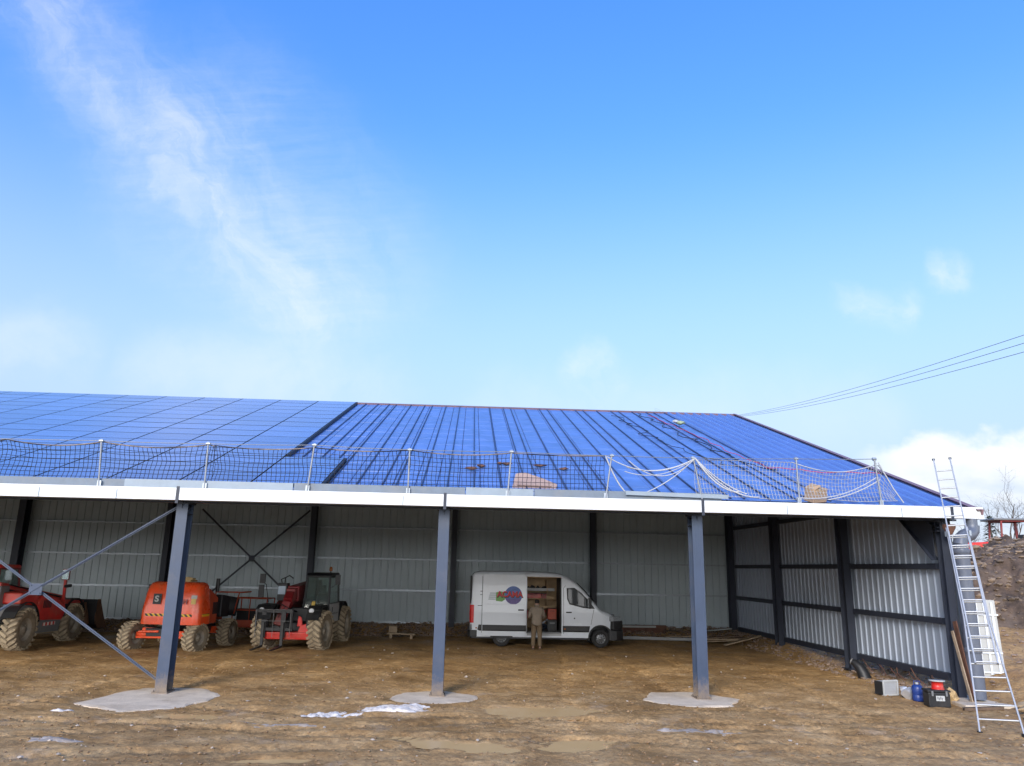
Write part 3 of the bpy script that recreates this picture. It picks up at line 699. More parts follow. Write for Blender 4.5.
# solar panels
PW, PH = 1.765, 1.088
def panel_mesh():
    mb = MB(); w_, h_ = PW - .03, PH * math.sqrt(1 + SL * SL) - .042; t = .035; b = .012
    o_ = [(-w_ / 2, -h_ / 2), (w_ / 2, -h_ / 2), (w_ / 2, h_ / 2), (-w_ / 2, h_ / 2)]; i_ = [(x - math.copysign(b, x), y - math.copysign(b, y)) for x, y in o_]
    vs = [(x, y, 0) for x, y in o_] + [(x, y, t) for x, y in o_] + [(x, y, t) for x, y in i_]
    mb.add(vs, [(3, 2, 1, 0)] + [(k, (k + 1) % 4, (k + 1) % 4 + 4, k + 4) for k in range(4)] + [(k + 4, (k + 1) % 4 + 4, (k + 1) % 4 + 8, k + 8) for k in range(4)], 1)
    mb.add(vs[8:], [(0, 1, 2, 3)], 0); return mb
proto = part(panel_mesh(), 'solar_panel', ['panel', 'dark']); pm = proto.data
rot = Matrix((Vector((1, 0, 0)), rt, rn)).transposed().to_4x4()
cells = []
for j in range(15):
    yc = 19.42 + (j + .5) * PH
    x1 = -3.72 if j < 3 else -5.5
    for i in range(12):
        cells.append((x1 - (i + .5) * PW, yc))
def pxl(x, y):
    d = Vector(rp(x, y)) - Vector((0, 0, CH)); z = d.dot(fw); return 512 + F * d.dot(cr) / z
cells.sort(key=lambda c: (pxl(c[0] + PW / 2, c[1]) < 0, c[1]))
mbx = MB()
for k, (x, y) in enumerate(cells):
    mtx = Matrix.Translation(rp(x, y, .10)) @ rot
    if k < 100:
        o = proto if k == 0 else proto.copy()
        if k: COL.objects.link(o); o.parent = roof
        else: o.parent = roof
        o.matrix_local = mtx
        o.rotation_euler.rotate_axis('X', rad(U(-.25, .25)))
    else:
        pmb = panel_mesh(); o0_ = len(mbx.v); mbx.v += [tuple(mtx @ Vector(v)) for v in pmb.v]; mbx.f += [tuple(i + o0_ for i in f) for f in pmb.f]; mbx.mi += pmb.mi; mbx.sm += pmb.sm
o = part(mbx, 'solar_panels_beyond', ['panel', 'dark'], roof); o['kind'] = 'stuff'
mb = MB(); mb.bar(rp(-5.47, 22.9, .075), rp(-5.47, 35.72, .075), .05, .13, up=rn); mb.bar(rp(-3.69, 19.4, .075), rp(-3.69, 22.7, .075), .05, .13, up=rn); mb.bar(rp(-5.5, 22.76, .07), rp(-3.69, 22.76, .07), .03, .10, up=rn)
part(mb, 'array_edge', 'dark', roof)
# gutter
mb = MB()
gp = [(18.78, 4.645), (18.70, 4.645), (18.70, 4.36), (18.96, 4.36), (18.96, 4.645), (18.945, 4.645), (18.945, 4.375), (18.715, 4.375), (18.715, 4.63), (18.78, 4.63)]
mb.prism(gp, -33, 13.02, 'x'); mb.box((13.0275, 18.83, 4.503), (.014, .262, .288))
gut = part(mb, 'gutter', 'gutter')
for x in XC + [-19.8]:
    sb = MB(); sb.box((x + .02, 18.69, 4.48), (.07, .014, .40)); sb.box((x + .02, 18.86, 4.35), (.07, .33, .012)); part(sb, 'gutter_strap', 'navy', gut)
for x in (-10.2, -8.4, -1.6, 7.95, 10.9):
    part(MB().box((x, 18.694, 4.47), (.02, .008, .22)), 'joint_strip', 'toe2', gut)
mb = MB(); mb.lathe([(.13, 0), (.13, -.2)], (12.78, 18.83, 4.36), 'z', 20)
mb.tube([(12.78, 18.83, 4.19), (12.76, 18.82, 4.07), (12.66, 18.78, 3.98), (12.48, 18.73, 3.92), (12.36, 18.71, 3.84), (12.33, 18.70, 3.7)], .17, 20)
mb.tube([(12.33, 18.70, 3.72), (12.33, 18.70, .1)], .175, 24)
for z in (3.55, 1.2): mb.lathe([(.19, z - .06), (.196, z - .05), (.196, z + .05), (.19, z + .06)], (12.33, 18.70, 0), 'z', 24)
part(mb, 'downpipe', 'pvc')
mb = MB(); mb.lathe([(.04, 3.92), (.15, 4.12), (.15, 4.2)], (12.12, 18.75, 0), 'z', 16); part(mb, 'outlet_cone', 'rust', gut)
# concrete strip under the end column
mb = MB(); mb.prism([(11.6, 18.1), (12.9, 17.9), (13.2, 18.9), (12.6, 19.7), (11.7, 19.6)], -.2, .05, 'z')
o = mb.build('concrete_pad', 'concrete', bevel=.02); tag(o, 'grey concrete footing under the end column and downpipe behind the ladder', 'concrete pad')

# ------------------------------------------------------------------ edge protection on the eave
def eave_z(x): return 4.67
posts = [(-9.0, 5.78, .11), (-6.44, 5.78, .04), (-3.86, 5.82, -.08), (-1.51, 5.77, .01), (1.03, 5.79, -.08), (3.57, 5.76, -.17), (5.65, 5.76, .23), (8.33, 5.81, 0), (10.39, 5.86, .07)]
where = ['leftmost galvanised guard post on the eave, on the solar panel side', 'guard post above the braced left column, with black net bunched round it', 'guard post at the lower right corner of the solar panels',
         'guard post standing above the small dirty rag left of the middle column', 'guard post just left of the big flattened cardboard on the roof', 'guard post where the black net ends and white ropes begin',
         'leaning guard post above the right column, with bunched white ropes on top', 'guard post immediately left of the small cardboard box', 'last guard post at the right end, leaning, with white net trailing down']
for (x, zt, ln), lb in zip(posts, where):
    mb = MB(); zb = 4.42 if abs(x - 5.65) < .01 else 4.655
    mb.tube([(x + ln, 18.80, zb), (x, 18.84, zt)], .022, 10)
    t = thing('guard_post', lb, 'guard post', (x + ln, 18.8, zb), 0, 'guard posts along the eave')
    o = mb.build('tube', 'post'); o.parent = t; o.matrix_local = Matrix.Translation(-Vector(t.location))
    m2 = MB(); m2.tube([(x - .05, 18.84, zt - .03), (x + .05, 18.84, zt - .03)], .035, 8); m2.box((x, 18.86, zt - .03), (.05, .05, .08))
    o = m2.build('clamp', 'galv'); o.parent = t; o.matrix_local = Matrix.Translation(-Vector(t.location))
    m3 = MB(); m3.box((x + ln, 18.83, zb + .06), (.09, .07, .14)); o = m3.build('socket', 'galv'); o.parent = t; o.matrix_local = Matrix.Translation(-Vector(t.location))
# boards standing on the gutter edge
for (a, b, m, lb) in ((-14, -8.30, 'toe', 'grey toe board at the far left of the eave'), (-8.32, -4.30, 'toe2', 'paler toe board on the eave above the braced column'), (-4.28, -.1, 'toe', 'grey toe board on the eave left of the middle column strap'),
                      (-.08, 1.60, 'toe2', 'short grey toe board just under the flattened cardboard'), (1.62, 6.35, 'toe', 'grey toe board on the eave ending right of the right column')):
    mb = MB(); mb.bar((a, 18.86 + .02 * (m == 'toe'), 4.752), (b, 18.86 + .02 * (m == 'toe'), 4.745), .03, .19)
    o = mb.build('toe_board', m, bevel=.004); tag(o, lb, 'toe board', 'toe boards along the eave')
mb = MB(); mb.bar((3.9, 18.80, 4.80), (6.5, 18.81, 4.76), .03, .10); tag(mb.build('batten', 'toe2'), 'thin pale batten lying along the eave by the right column', 'batten')
# top lines
def sag_line(a, b, s, n=14):
    a = Vector(a); b = Vector(b); return [a.lerp(b, k / n) - Vector((0, 0, 4 * s * (k / n) * (1 - k / n))) for k in range(n + 1)]
mb = MB(); pp = [(-14.2, 5.74)] + [(p[0], p[1] - .03) for p in posts]
for (xa_, za), (xb_, zb_) in zip(pp[:-1], pp[1:]):
    mb.tube(sag_line((xa_, 18.84, za), (xb_, 18.84, zb_), .012), .009, 6)
tag(mb.build('guard_cable', 'post'), 'taut grey line strung along the tops of the guard posts', 'cable')

def net_piece(name, label, x0, x1, topf, botf, m, r, cell=.125, ybulge=.10, seed=1, pinch=(), ropes=()):
    nu = int((x1 - x0) / cell); nv = 8
    def pt(i, j):
        u = i / nu; v = j / nv; x = x0 + (x1 - x0) * u
        for (pc, wd, am) in pinch: x -= am * (x - pc) * math.exp(-((x - pc) / wd) ** 2) * (1 if v > .0 else 1) * (.35 + .65 * v)
        zt, zb = topf(x), botf(x)
        wob = noise.noise(Vector((x * .9, v * 2.2, seed))) * .07 + noise.noise(Vector((x * 3, v * 5, seed + 4))) * .025
        return Vector((x + wob * .6, 18.92 + ybulge * math.sin(math.pi * v) + wob * .8, zb + (zt - zb) * v + wob * .35 * math.sin(math.pi * v) - .0))
    G = [[pt(i, j) for j in range(nv + 1)] for i in range(nu + 1)]
    mb = MB()
    def seg(row, rr, n=3): mb.tube(row, rr, n, cap=False)
    for i in range(nu + 1): seg(G[i], r)
    for j in range(nv + 1): seg([G[i][j] for i in range(nu + 1)], r * (1.7 if j in (0, nv) else 1))
    t = thing(name, label, 'safety net', (x0, 18.9, 4.7), 0, 'safety nets along the eave')
    def put(mb_, nm, mm):
        o = mb_.build(nm, mm); o.parent = t; o.matrix_local = Matrix.Translation(-Vector(t.location)); return o
    put(mb, 'mesh', m)
    if ropes:
        mr = MB()
        for pts, rr in ropes: mr.tube(pts, rr, 6)
        put(mr, 'border_rope', 'rope' if m == 'rope' else 'rope_grey')
M['rope_grey'] = mat('weathered_rope', (.26, .21, .18), .9, var=.3, scale=10)
def tsag(base, amp):
    def f(x):
        z = base; xs_ = [-16.3, -13.8, -11.3] + [p[0] for p in posts]
        for a, b in zip(xs_[:-1], xs_[1:]):
            if a <= x < b: t = (x - a) / (b - a); k = 4 * t * (1 - t); return base - k * amp * (.5 + .9 * abs(math.sin(a * 3.1)))
        return base
    return f
t1 = tsag(5.74, .13); t2 = tsag(5.74, .06)
edge = lambda f, a, b, n=60: [(a + (b - a) * k / n, 18.92, f(a + (b - a) * k / n)) for k in range(n + 1)]
net_piece('safety_net', 'black square mesh net sagging along the eave in front of the solar panels', -14, -6.3, t1, lambda x: 4.78, 'net', .0075, cell=.108, seed=2, pinch=((-6.3, .6, .55),), ropes=[(edge(t1, -14, -6.3), .016)])
net_piece('safety_net', 'black square mesh net from the braced column to where the white net starts', -6.3, 3.41, t2, lambda x: 4.79, 'net', .0075, cell=.108, seed=5, pinch=((-6.3, .6, .5),), ropes=[(edge(t2, -6.3, 3.41, 80), .014)])
def tw(x):
    return 5.70 if x < 8.24 else 5.70 - .22 * math.sin(math.pi * (x - 8.24) / 2.25) if x < 10.49 else 5.74 - (x - 10.49) * 1.7
sw = []
P0 = Vector((5.70, 18.82, 5.72))
for (e, s, r_) in (((3.45, 18.84, 5.70), .34, .013), ((3.95, 18.86, 5.45), .18, .011), ((3.9, 18.9, 5.35), .24, .010), ((4.4, 18.9, 4.82), .10, .014), ((4.0, 18.86, 5.62), .42, .012), ((6.8, 18.85, 4.9), .22, .02), ((7.3, 18.85, 4.78), .26, .016), ((7.0, 18.85, 4.85), .12, .014)):
    sw.append((sag_line(P0, e, s), r_))
sw.append((sag_line((3.41, 18.84, 5.72), (3.95, 18.9, 4.8), .12), .018))
sw.append((edge(tw, 8.24, 10.49, 24), .012)); sw.append(([(10.49, 18.84, 5.74), (10.62, 18.86, 5.5), (10.85, 18.9, 5.1), (11.1, 18.92, 4.74)], .016))
sw.append((sag_line((8.3, 18.86, 4.80), (10.4, 18.86, 5.35), .2), .012)); sw.append((sag_line((9.1, 18.86, 4.76), (10.5, 18.86, 5.3), .08), .014))
net_piece('safety_net', 'white mesh net with bunched white ropes at the right end of the eave', 5.75, 10.95, tw, lambda x: 4.76 + .02 * math.sin(x * 3), 'rope', .0062, cell=.085, ybulge=.16, seed=9, pinch=((5.7, 1.0, .3),), ropes=sw)

# loose things on the roof
def on_roof(o, x, y, off=.0, rzz=0, tilt=True):
    o.matrix_world = Matrix.Translation(rp(x, y, off)) @ (rot if tilt else Matrix.Identity(4)) @ Matrix.Rotation(rzz, 4, 'Z')
t = thing('flattened_cardboard', 'pinkish brown flattened cardboard lying on the roof trays behind the net', 'cardboard')
on_roof(t, 1.72, 20.25, .10); t.matrix_world = t.matrix_world @ Matrix.Rotation(rad(26), 4, 'X')
mb = MB(); mb.prism([(-.60, -.30), (.56, -.32), (.62, -.08), (.22, .18), (-.22, .40), (-.48, .34)], 0, .05, 'z'); mb.build('sheet', 'cardp', t, bevel=.01)
mb = MB(); mb.prism([(-.46, -.2), (.46, -.22), (.2, .1), (-.34, .24)], .055, .10, 'z'); mb.build('flap', 'cardp', t, bevel=.01)
t = thing('cardboard_box', 'small brown cardboard box standing on the roof edge near the right end', 'box'); on_roof(t, 8.98, 19.35, .02, .35)
mb = MB(); mb.box((0, 0, .19), (.44, .34, .36)); mb.build('carton', 'card', t, bevel=.01)
mb = MB(); mb.box((0, 0, .374), (.05, .345, .004)); mb.box((0, -.172, .30), (.05, .003, .14)); mb.build('tape', 'wood', t)
mb = MB(); mb.box((-.12, -.02, .41), (.2, .34, .006), Matrix.Rotation(-.5, 3, 'Y')); mb.build('flap', 'card', t)
t = thing('rag', 'small crumpled tan rag by the toe board left of the middle column', 'rag'); on_roof(t, -1.95, 19.35, .03)
mb = MB(); jitter_rock(mb, (0, 0, .06), (.22, .12, .07)); jitter_rock(mb, (.16, .03, .05), (.12, .1, .05)); o = mb.build('cloth', 'card', t)
t = thing('green_bag', 'small pale green bag lying high on the roof', 'bag'); on_roof(t, 8.95, 31.6, .08)
mb = MB(); jitter_rock(mb, (0, 0, .10), (.22, .12, .11)); mb.build('cloth', mat('pale_green_cloth', (.30, .36, .22), .8), t); mb = MB(); jitter_rock(mb, (-.2, 0, .16), (.16, .13, .1)); mb.build('label_patch', 'ivory', t)
for (x, y, lb) in ((.05, 21.9, 'small dark clip on the roof left of the cardboard, lower one'), (.35, 22.3, 'dark bracket pile on the roof above the cardboard, left one'), (1.1, 22.7, 'dark bracket on the roof above the cardboard, middle one'), (2.1, 22.6, 'dark bracket on the roof above the cardboard, right one'), (2.75, 22.2, 'dark bracket lying right of the others above the cardboard')):
    mb = MB(); jitter_rock(mb, (0, 0, .05), (U(.09, .2), .09, .05)); jitter_rock(mb, (U(-.2, .2), .08, .04), (.09, .06, .04)); o = mb.build('roof_bracket', 'rust'); on_roof(o, x, y, .04); tag(o, lb, 'bracket', 'loose brackets on the roof')
def roof_cable(label, m, pts, r, wig):
    P_ = []
    for (a, b) in zip(pts[:-1], pts[1:]):
        for k in range(16):
            t = k / 16; x = a[0] + (b[0] - a[0]) * t; y = a[1] + (b[1] - a[1]) * t
            P_.append(rp(x + wig * noise.noise(Vector((y * 1.3, x, 3))), y + wig * noise.noise(Vector((x * 2.3, y, 8))), .10 + .03 * noise.noise(Vector((x, y * 3, 1)))))
    tag(MB().tube(P_, r, 6).build('cable', m), label, 'cable')
roof_cable('red cable running down the roof and then along the bare sheets', 'cred', [(8.3, 34.5), (8.9, 29), (9.0, 25), (9.3, 23.2), (10.6, 22.8), (12.6, 22.7)], .011, .25)
roof_cable('black cable snaking down the roof beside the red one', 'dark', [(7.9, 35), (8.4, 30), (8.6, 26), (9.0, 23.4), (9.4, 22.9)], .016, .5)
roof_cable('black cable wriggling across the roof trays left of the red one', 'dark', [(6.6, 34), (6.9, 29), (7.6, 25), (8.3, 22.5)], .012, .7)


# ------------------------------------------------------------------ ladder
def ladder():
    B = Vector((10.42, 15.22, gz(10.42, 15.22) - .02)); T = Vector((12.36, 19.1, 5.86))
    t = thing('ladder', 'tall aluminium extension ladder with a flared foot leaning on the gutter', 'ladder', B)
    up = (T - B).normalized(); rd = Vector((.85, -.53, 0)); rd = (rd - up * rd.dot(up)).normalized(); nn = rd.cross(up)
    if nn.y > 0: nn = -nn
    Ln = (T - B).length
    def sect(nm, s0, s1, hw, off, rungs):
        mb = MB(); hw0 = hw
        n = 14
        base = None
        for sg in (-1, 1):
            # a stile: one continuous rail, bent outwards where the foot flares
            ks = [s0 + (s1 - s0) * k / n for k in range(n + 1)]; vs = []
            for a in ks:
                c = up * a + rd * sg * hw(a) + nn * off
                vs += [c + rd * i * .014 + nn * j * .034 for i, j in ((-1, -1), (1, -1), (1, 1), (-1, 1))]
            m1 = MB(); m1.add(vs, [(i * 4 + k, i * 4 + (k + 1) % 4, i * 4 + 4 + (k + 1) % 4, i * 4 + 4 + k) for i in range(n) for k in range(4)] + [(3, 2, 1, 0), (4 * n, 4 * n + 1, 4 * n + 2, 4 * n + 3)])
            o = m1.build(nm if base is None else 'stile', 'alu', t if base is None else base)
            base = base or o
        for s in rungs:
            m2 = MB(); m2.tube([up * s - rd * hw(s) + nn * off, up * s + rd * hw(s) + nn * off], .017, 8); m2.build('rung', 'alu', base)
        return base
    hb = lambda s: .37 - .135 * min(1, s / 2.6) if s < 2.6 else .235 - .02 * (s - 2.6) / 3
    b = sect('base_section', .02, 5.1, hb, 0, [.32 + .3 * k for k in range(16)])
    for sg in (-1, 1):
        m = MB(); m.box(rd * sg * .37 + up * .03, (.07, .08, .07)); m.build('rubber_foot', 'dark', b)
    f = sect('fly_section', 1.48, Ln, lambda s: .20 - .012 * (s - 1.4) / 6, .075, [1.52 + .3 * k for k in range(19)])
    for sg in (-1, 1):
        m = MB(); m.box(rd * sg * .19 + up * (Ln + .01) + nn * .075, (.05, .05, .05)); m.build('end_cap', 'dark', f)
        m = MB(); m.box(rd * sg * .225 + up * 4.9 + nn * .04, (.05, .12, .12)); m.build('guide_hook', 'galv', b)
    return t
ladder()

# ------------------------------------------------------------------ clutter by the end column
def at(name, label, cat, x, y, z=None, rz_=0, group=None):
    return thing(name, label, cat, (x, y, gz(x, y) if z is None else z), rz_, group)
t = at('pipe_elbow', 'black plastic pipe elbow slumped at the foot of the second side wall column', 'pipe elbow', 11.62, 23.1)
t.scale = (.72, .72, .72)
mb = MB(); mb.tube([(-.16, .12, .60), (-.06, .04, .56), (.06, -.08, .40), (.14, -.18, .18), (.18, -.22, -.03)], [.10, .15, .20, .23, .26], 16); mb.build('elbow', 'dark', t); MB().tube([(-.17, .13, .61), (-.145, .105, .595)], .125, 16).build('rim_ring', 'grey', t)
t = at('box_frame', 'white framed grey box lying on the mud, left of the blue can', 'box frame', 10.62, 19.7, rz_=.25)
t.scale = (.86, .86, .86)
mb = MB(); mb.box((0, 0, .21), (.46, .28, .36)); mb.build('housing', 'lgrey', t, bevel=.01)
mb = MB()
for a, b in (((-.25, .02), (-.25, .42)), ((.25, .02), (.25, .42))): mb.bar((a[0], -.16, a[1]), (b[0], -.16, b[1]), .04, .05, up=(0, 1, 0))
for z in (.03, .41): mb.bar((-.25, -.16, z), (.25, -.16, z), .05, .04, up=(0, 1, 0))
mb.build('frame', 'ivory', t, bevel=.005)
mb = MB(); mb.box((0, -.146, .22), (.43, .006, .34))
for k in range(7): mb.box((0, -.152, .08 + .045 * k), (.42, .01, .012))
mb.build('grille', 'lgrey', t)
mb = MB(); mb.box((-.27, 0, .21), (.03, .3, .36)); mb.build('side_cover', 'dkplastic', t)
t = at('silver_bundle', 'crumpled silver grey foil bundle between the white framed box and the blue can', 'bundle', 10.95, 19.25)
mb = MB(); jitter_rock(mb, (0, 0, .12), (.22, .14, .16)); jitter_rock(mb, (.2, -.05, .07), (.2, .1, .08)); jitter_rock(mb, (-.12, .05, .2), (.09, .08, .12)); mb.build('foil', 'silver', t)
mb = MB(); jitter_rock(mb, (.32, .05, .08), (.2, .12, .09)); jitter_rock(mb, (.12, .12, .1), (.14, .1, .12)); mb.build('strap', 'dark', t)
t = at('blue_can', 'blue plastic canister behind the black toolbox', 'canister', 10.98, 18.95)
t.scale = (.78, .78, .9)
mb = MB(); mb.lathe([(.001, 0), (.15, 0), (.165, .03), (.165, .13), (.155, .15), (.155, .17), (.165, .19), (.165, .33), (.14, .39), (.06, .42), (.001, .42)], n=20); mb.build('body', 'blue', t)
mb = MB(); mb.lathe([(.001, .42), (.05, .42), (.05, .47), (.001, .47)], n=14); mb.build('cap', 'lgrey', t); mb = MB(); mb.tube([(-.1, 0, .40), (-.1, 0, .50), (.1, 0, .50), (.1, 0, .40)], .014, 6); mb.build('handle', 'blue', t)
tb = at('black_toolbox', 'black site toolbox with a white label, red reel on top', 'toolbox', 11.08, 18.35, rz_=-.12)
tb.scale = (.72, .72, .95)
mb = MB(); mb.prism([(-.20, 0), (.20, 0), (.22, .34), (-.22, .34)], -.34, .34, 'x'); mb.build('body', 'dkplastic', tb, bevel=.02)
mb = MB(); mb.box((0, 0, .375), (.72, .47, .05)); mb.build('lid', 'dark', tb, bevel=.012)
mb = MB()
for x in (-.22, .22): mb.box((x, -.232, .32), (.06, .02, .12))
mb.build('latch', 'grey', tb, bevel=.004)
o = MB().box((0.02, -.2225, .21), (.27, .004, .12), Matrix.Rotation(-.06, 3, 'X')).build('label_plate', 'ivory', tb)
mb = MB(); [mb.box((-.06 + .045 * k, -.2265, .21 + .01 * (-1) ** k), (.03, .004, .06), Matrix.Rotation(-.06, 3, 'X')) for k in range(4)]; mb.build('label_print', 'grey', tb)
t = thing('cable_reel', 'red cable reel with a pale flange on the black toolbox', 'reel', (11.14, 18.37, gz(11.08, 18.35) + .382))
t.scale = (.74, .74, .74)
mb = MB(); mb.lathe([(.001, 0), (.2, 0), (.2, .02), (.17, .02), (.17, .24), (.2, .24)], n=24); mb.build('drum', 'tred', t)
mb = MB(); mb.lathe([(.001, .24), (.24, .24), (.24, .265), (.001, .265)], n=24); mb.build('flange', 'ivory', t)
t = at('paper_sack', 'torn ochre sack behind the black toolbox by the end column', 'sack', 11.66, 18.75)
t.scale = (.72, .72, .72)
mb = MB(); jitter_rock(mb, (0, 0, .2), (.22, .16, .28)); jitter_rock(mb, (.1, -.05, .1), (.2, .15, .13)); mb.build('sack_body', 'sack', t)
mb = MB(); mb.bar((12.06, 18.55, .02), (12.04, 18.98, 1.62), .09, .025, up=(1, 0, 0)); tag(mb.build('timber_batten', 'wood'), 'pale timber batten leaning upright between end column and downpipe', 'batten')
mb = MB(); mb.bar((12.15, 18.62, .02), (12.13, 18.98, 1.85), .15, .025, up=(1, 0, 0)); tag(mb.build('timber_plank', 'rust'), 'reddish brown plank upright beside the pale batten at the end column', 'plank')
mb = MB(); mb.bar((11.45, 17.95, gz(11.45, 17.95) + .05), (12.25, 17.75, gz(12.25, 17.75) + .05), .14, .06); tag(mb.build('timber_plank', 'dwood'), 'dark plank flat on the ground between toolbox and ladder', 'plank')
mb = MB()
for k in range(9):
    a = Vector((12.25 + .1 * U(-1, 1), 19.8 + .45 * k, .12)); mb.tube([a, a + Vector((U(-.1, .1), .3, .14)), a + Vector((U(-.15, .15), .6, .28 + U(-.08, .08)))], .014, 5)
tag(mb.build('brushwood', 'rust'), 'tangle of rusty bars under the side wall by the pipe elbow', 'rebar tangle')
# white sheets standing behind the ladder
t = at('panel_stack', 'stack of white ridged panels standing on edge behind ladder and downpipe', 'panel stack', 13.52, 20.0, rz_=-.35)
mb = MB()
for k in range(5):
    x = -.10 + .10 * k
    mb.prism([(-.42, 0), (.42, .02), (.36, 1.92 - .03 * k), (-.38, 1.95 - .03 * k)], x * .5 + .1, x * .5 + .14, 'y')
mb.build('panels', 'ivory', t, bevel=.006)
mb = MB()
for x in (-.30, -.1, .1, .30): mb.bar((x, .03, .06), (x * .9, .03, 1.86), .05, .03, up=(0, 1, 0))
for z in (.12, .6, 1.55): mb.box((0, .022, z), (.80, .02, .04))
mb.build('rib', 'white', t, bevel=.004)

# timber lying at the back
def plank(name, label, a, b, w_, h_, m, group=None):
    a = Vector(a); b = Vector(b); a.z += gz(a.x, a.y); b.z += gz(b.x, b.y)
    return tag(MB().bar(a, b, w_, h_).build(name, m, bevel=.006), label, 'plank' if 'beam' not in name else 'beam', group)
t = at('trestle_board', 'small pale timber trestle board with a block on it, by the back wall', 'trestle', -2.62, 33.35)
mb = MB(); mb.bar((-.58, 0, .20), (.58, 0, .18), .5, .05); mb.build('board', 'wood', t)
mb = MB(); mb.box((-.42, 0, .08), (.10, .5, .2)); mb.build('leg', 'wood', t); mb = MB(); mb.box((.42, 0, .08), (.10, .5, .2)); mb.build('leg', 'wood', t)
t2 = thing('timber_block', 'pale timber block resting on the trestle board by the back wall', 'timber block', (-2.98, 33.35, gz(-2.62, 33.35) + .232)); MB().box((0, 0, .13), (.34, .26, .26)).build('block', 'wood', t2, bevel=.01)
plank('steel_beam', 'long pale beam lying on the mud in front of the van nose', (5.9, 33.6, .1), (10.6, 33.9, .1), .12, .12, 'lgrey')
plank('steel_beam', 'rust brown steel beam on edge behind the van nose at the back wall', (6.2, 35.0, .1), (9.0, 35.1, .1), .16, .40, 'rust')
mb = MB(); mb.bar((7.0, 34.86, gz(7, 34.86) + .30), (8.5, 34.9, gz(8.5, 34.9) + .30), .03, .08); tag(mb.build('timber_plank', 'ivory'), 'thin pale batten resting against the rust brown beam', 'batten')
k0 = 0
for i, (x, y, l, an, z, m, lb) in enumerate([(10.7, 32.9, 2.2, .08, .05, 'wood', 'lowest wide board of the stack at the back corner'), (10.9, 33.05, 1.9, .02, .11, 'dwood', 'dark second board of the stack at the back corner'), (10.6, 33.0, 1.8, -.06, .17, 'wood', 'pale third board of the stack at the back corner'),
                                             (10.8, 33.1, 1.7, .05, .23, 'dwood', 'dark top board of the stack at the back corner'), (11.5, 32.2, 1.8, .2, .06, 'wood', 'loose pale board in front of the corner stack'), (9.7, 34.3, 2.0, .12, .15, 'wood', 'weathered board left of the corner column by the wall'),
                                             (9.9, 34.6, 2.2, -.03, .28, 'dwood', 'dark board against the wall left of the corner column'), (11.3, 34.7, 1.1, .05, .30, 'ivory', 'short white board beside the corner column base')]):
    c, s_ = math.cos(an) * l / 2, math.sin(an) * l / 2
    plank('timber_board', lb, (x - c, y - s_, z), (x + c, y + s_, z), .22, .045, m, 'boards stacked in the back corner')

# ------------------------------------------------------------------ machines
def wheel_mesh(r, w_, rimr, lugs, lugd, chev=True):
    mb = MB(); h = w_ / 2
    mb.lathe([(rimr, -h * .86), (rimr + .04, -h), (r * .86, -h), (r - .03, -h * .82), (r, -h * .55), (r + .006, 0), (r, h * .55), (r - .03, h * .82), (r * .86, h), (rimr + .04, h), (rimr, h * .86)], axis='x', n=36)
    for k in range(lugs):
        for sg in (-1, 1):
            a = 2 * math.pi * (k + (.5 if sg > 0 else 0)) / lugs; da = .20 * sg if chev else 0
            p0 = Vector((sg * h * .06, math.cos(a + .22) * (r + lugd * .45), math.sin(a + .22) * (r + lugd * .45))); p1 = Vector((sg * h * .99, math.cos(a) * (r - .01), math.sin(a) * (r - .01)))
            mb.bar(p0, p1, .075 * r / .68 + .012, lugd * 1.7, up=Vector((0, math.cos(a), math.sin(a))), mi=1)
            p2 = Vector((sg * h * 1.0, math.cos(a - .05) * (r * .87), math.sin(a - .05) * (r * .87)))
            mb.bar(p1, p2, .06 * r / .68, .05, up=Vector((sg, 0, 0)), mi=1)
    return mb
def rim_mesh(rimr, w_, off):
    h = w_ / 2; s = 1
    return MB().lathe([(rimr, -h * .86), (rimr - .03, -h * .8), (rimr - .06, -h * .3), (rimr - .06, off * h), (rimr * .55, (off - .12) * h), (rimr * .5, (off + .1) * h), (.001, (off + .12) * h)], axis='x', n=28).lathe([(rimr, h * .86), (rimr - .03, h * .8), (rimr - .06, off * h)], axis='x', n=28)
WM = {}
def add_wheel(t, x, y, r, w_, rimr, lugs, lugd, tm='tyre', rm='rim', steer=0):
    key = (r, w_, rimr, tm, rm, x > 0)
    sgn = 1 if x > 0 else -1
    if key not in WM:
        hub = MB().lathe([(.001, sgn * w_ * .36), (.10, sgn * w_ * .36), (.12, sgn * w_ * .28), (.12, -sgn * w_ * .3), (.001, -sgn * w_ * .3)], axis='x', n=16)
        for k in range(8):
            a = k * math.pi / 4; hub.tube([(sgn * w_ * .25, .16 * math.cos(a), .16 * math.sin(a)), (sgn * w_ * .33, .16 * math.cos(a), .16 * math.sin(a))], .014, 6)
        h = hub.build('wheel', rm, t); wheel_mesh(r, w_, rimr, lugs, lugd).build('tyre', [tm, 'lug'], h); rim_mesh(rimr, w_, .3 * sgn).build('rim', rm, h); WM[key] = h
    else:
        h = copy_tree(WM[key], t)
    h.location = (x, y, r + lugd * .3 - .03); h.rotation_euler = (0, 0, steer)
    for k in kids(h): k.rotation_euler = (U(0, .4), 0, 0)
    return h
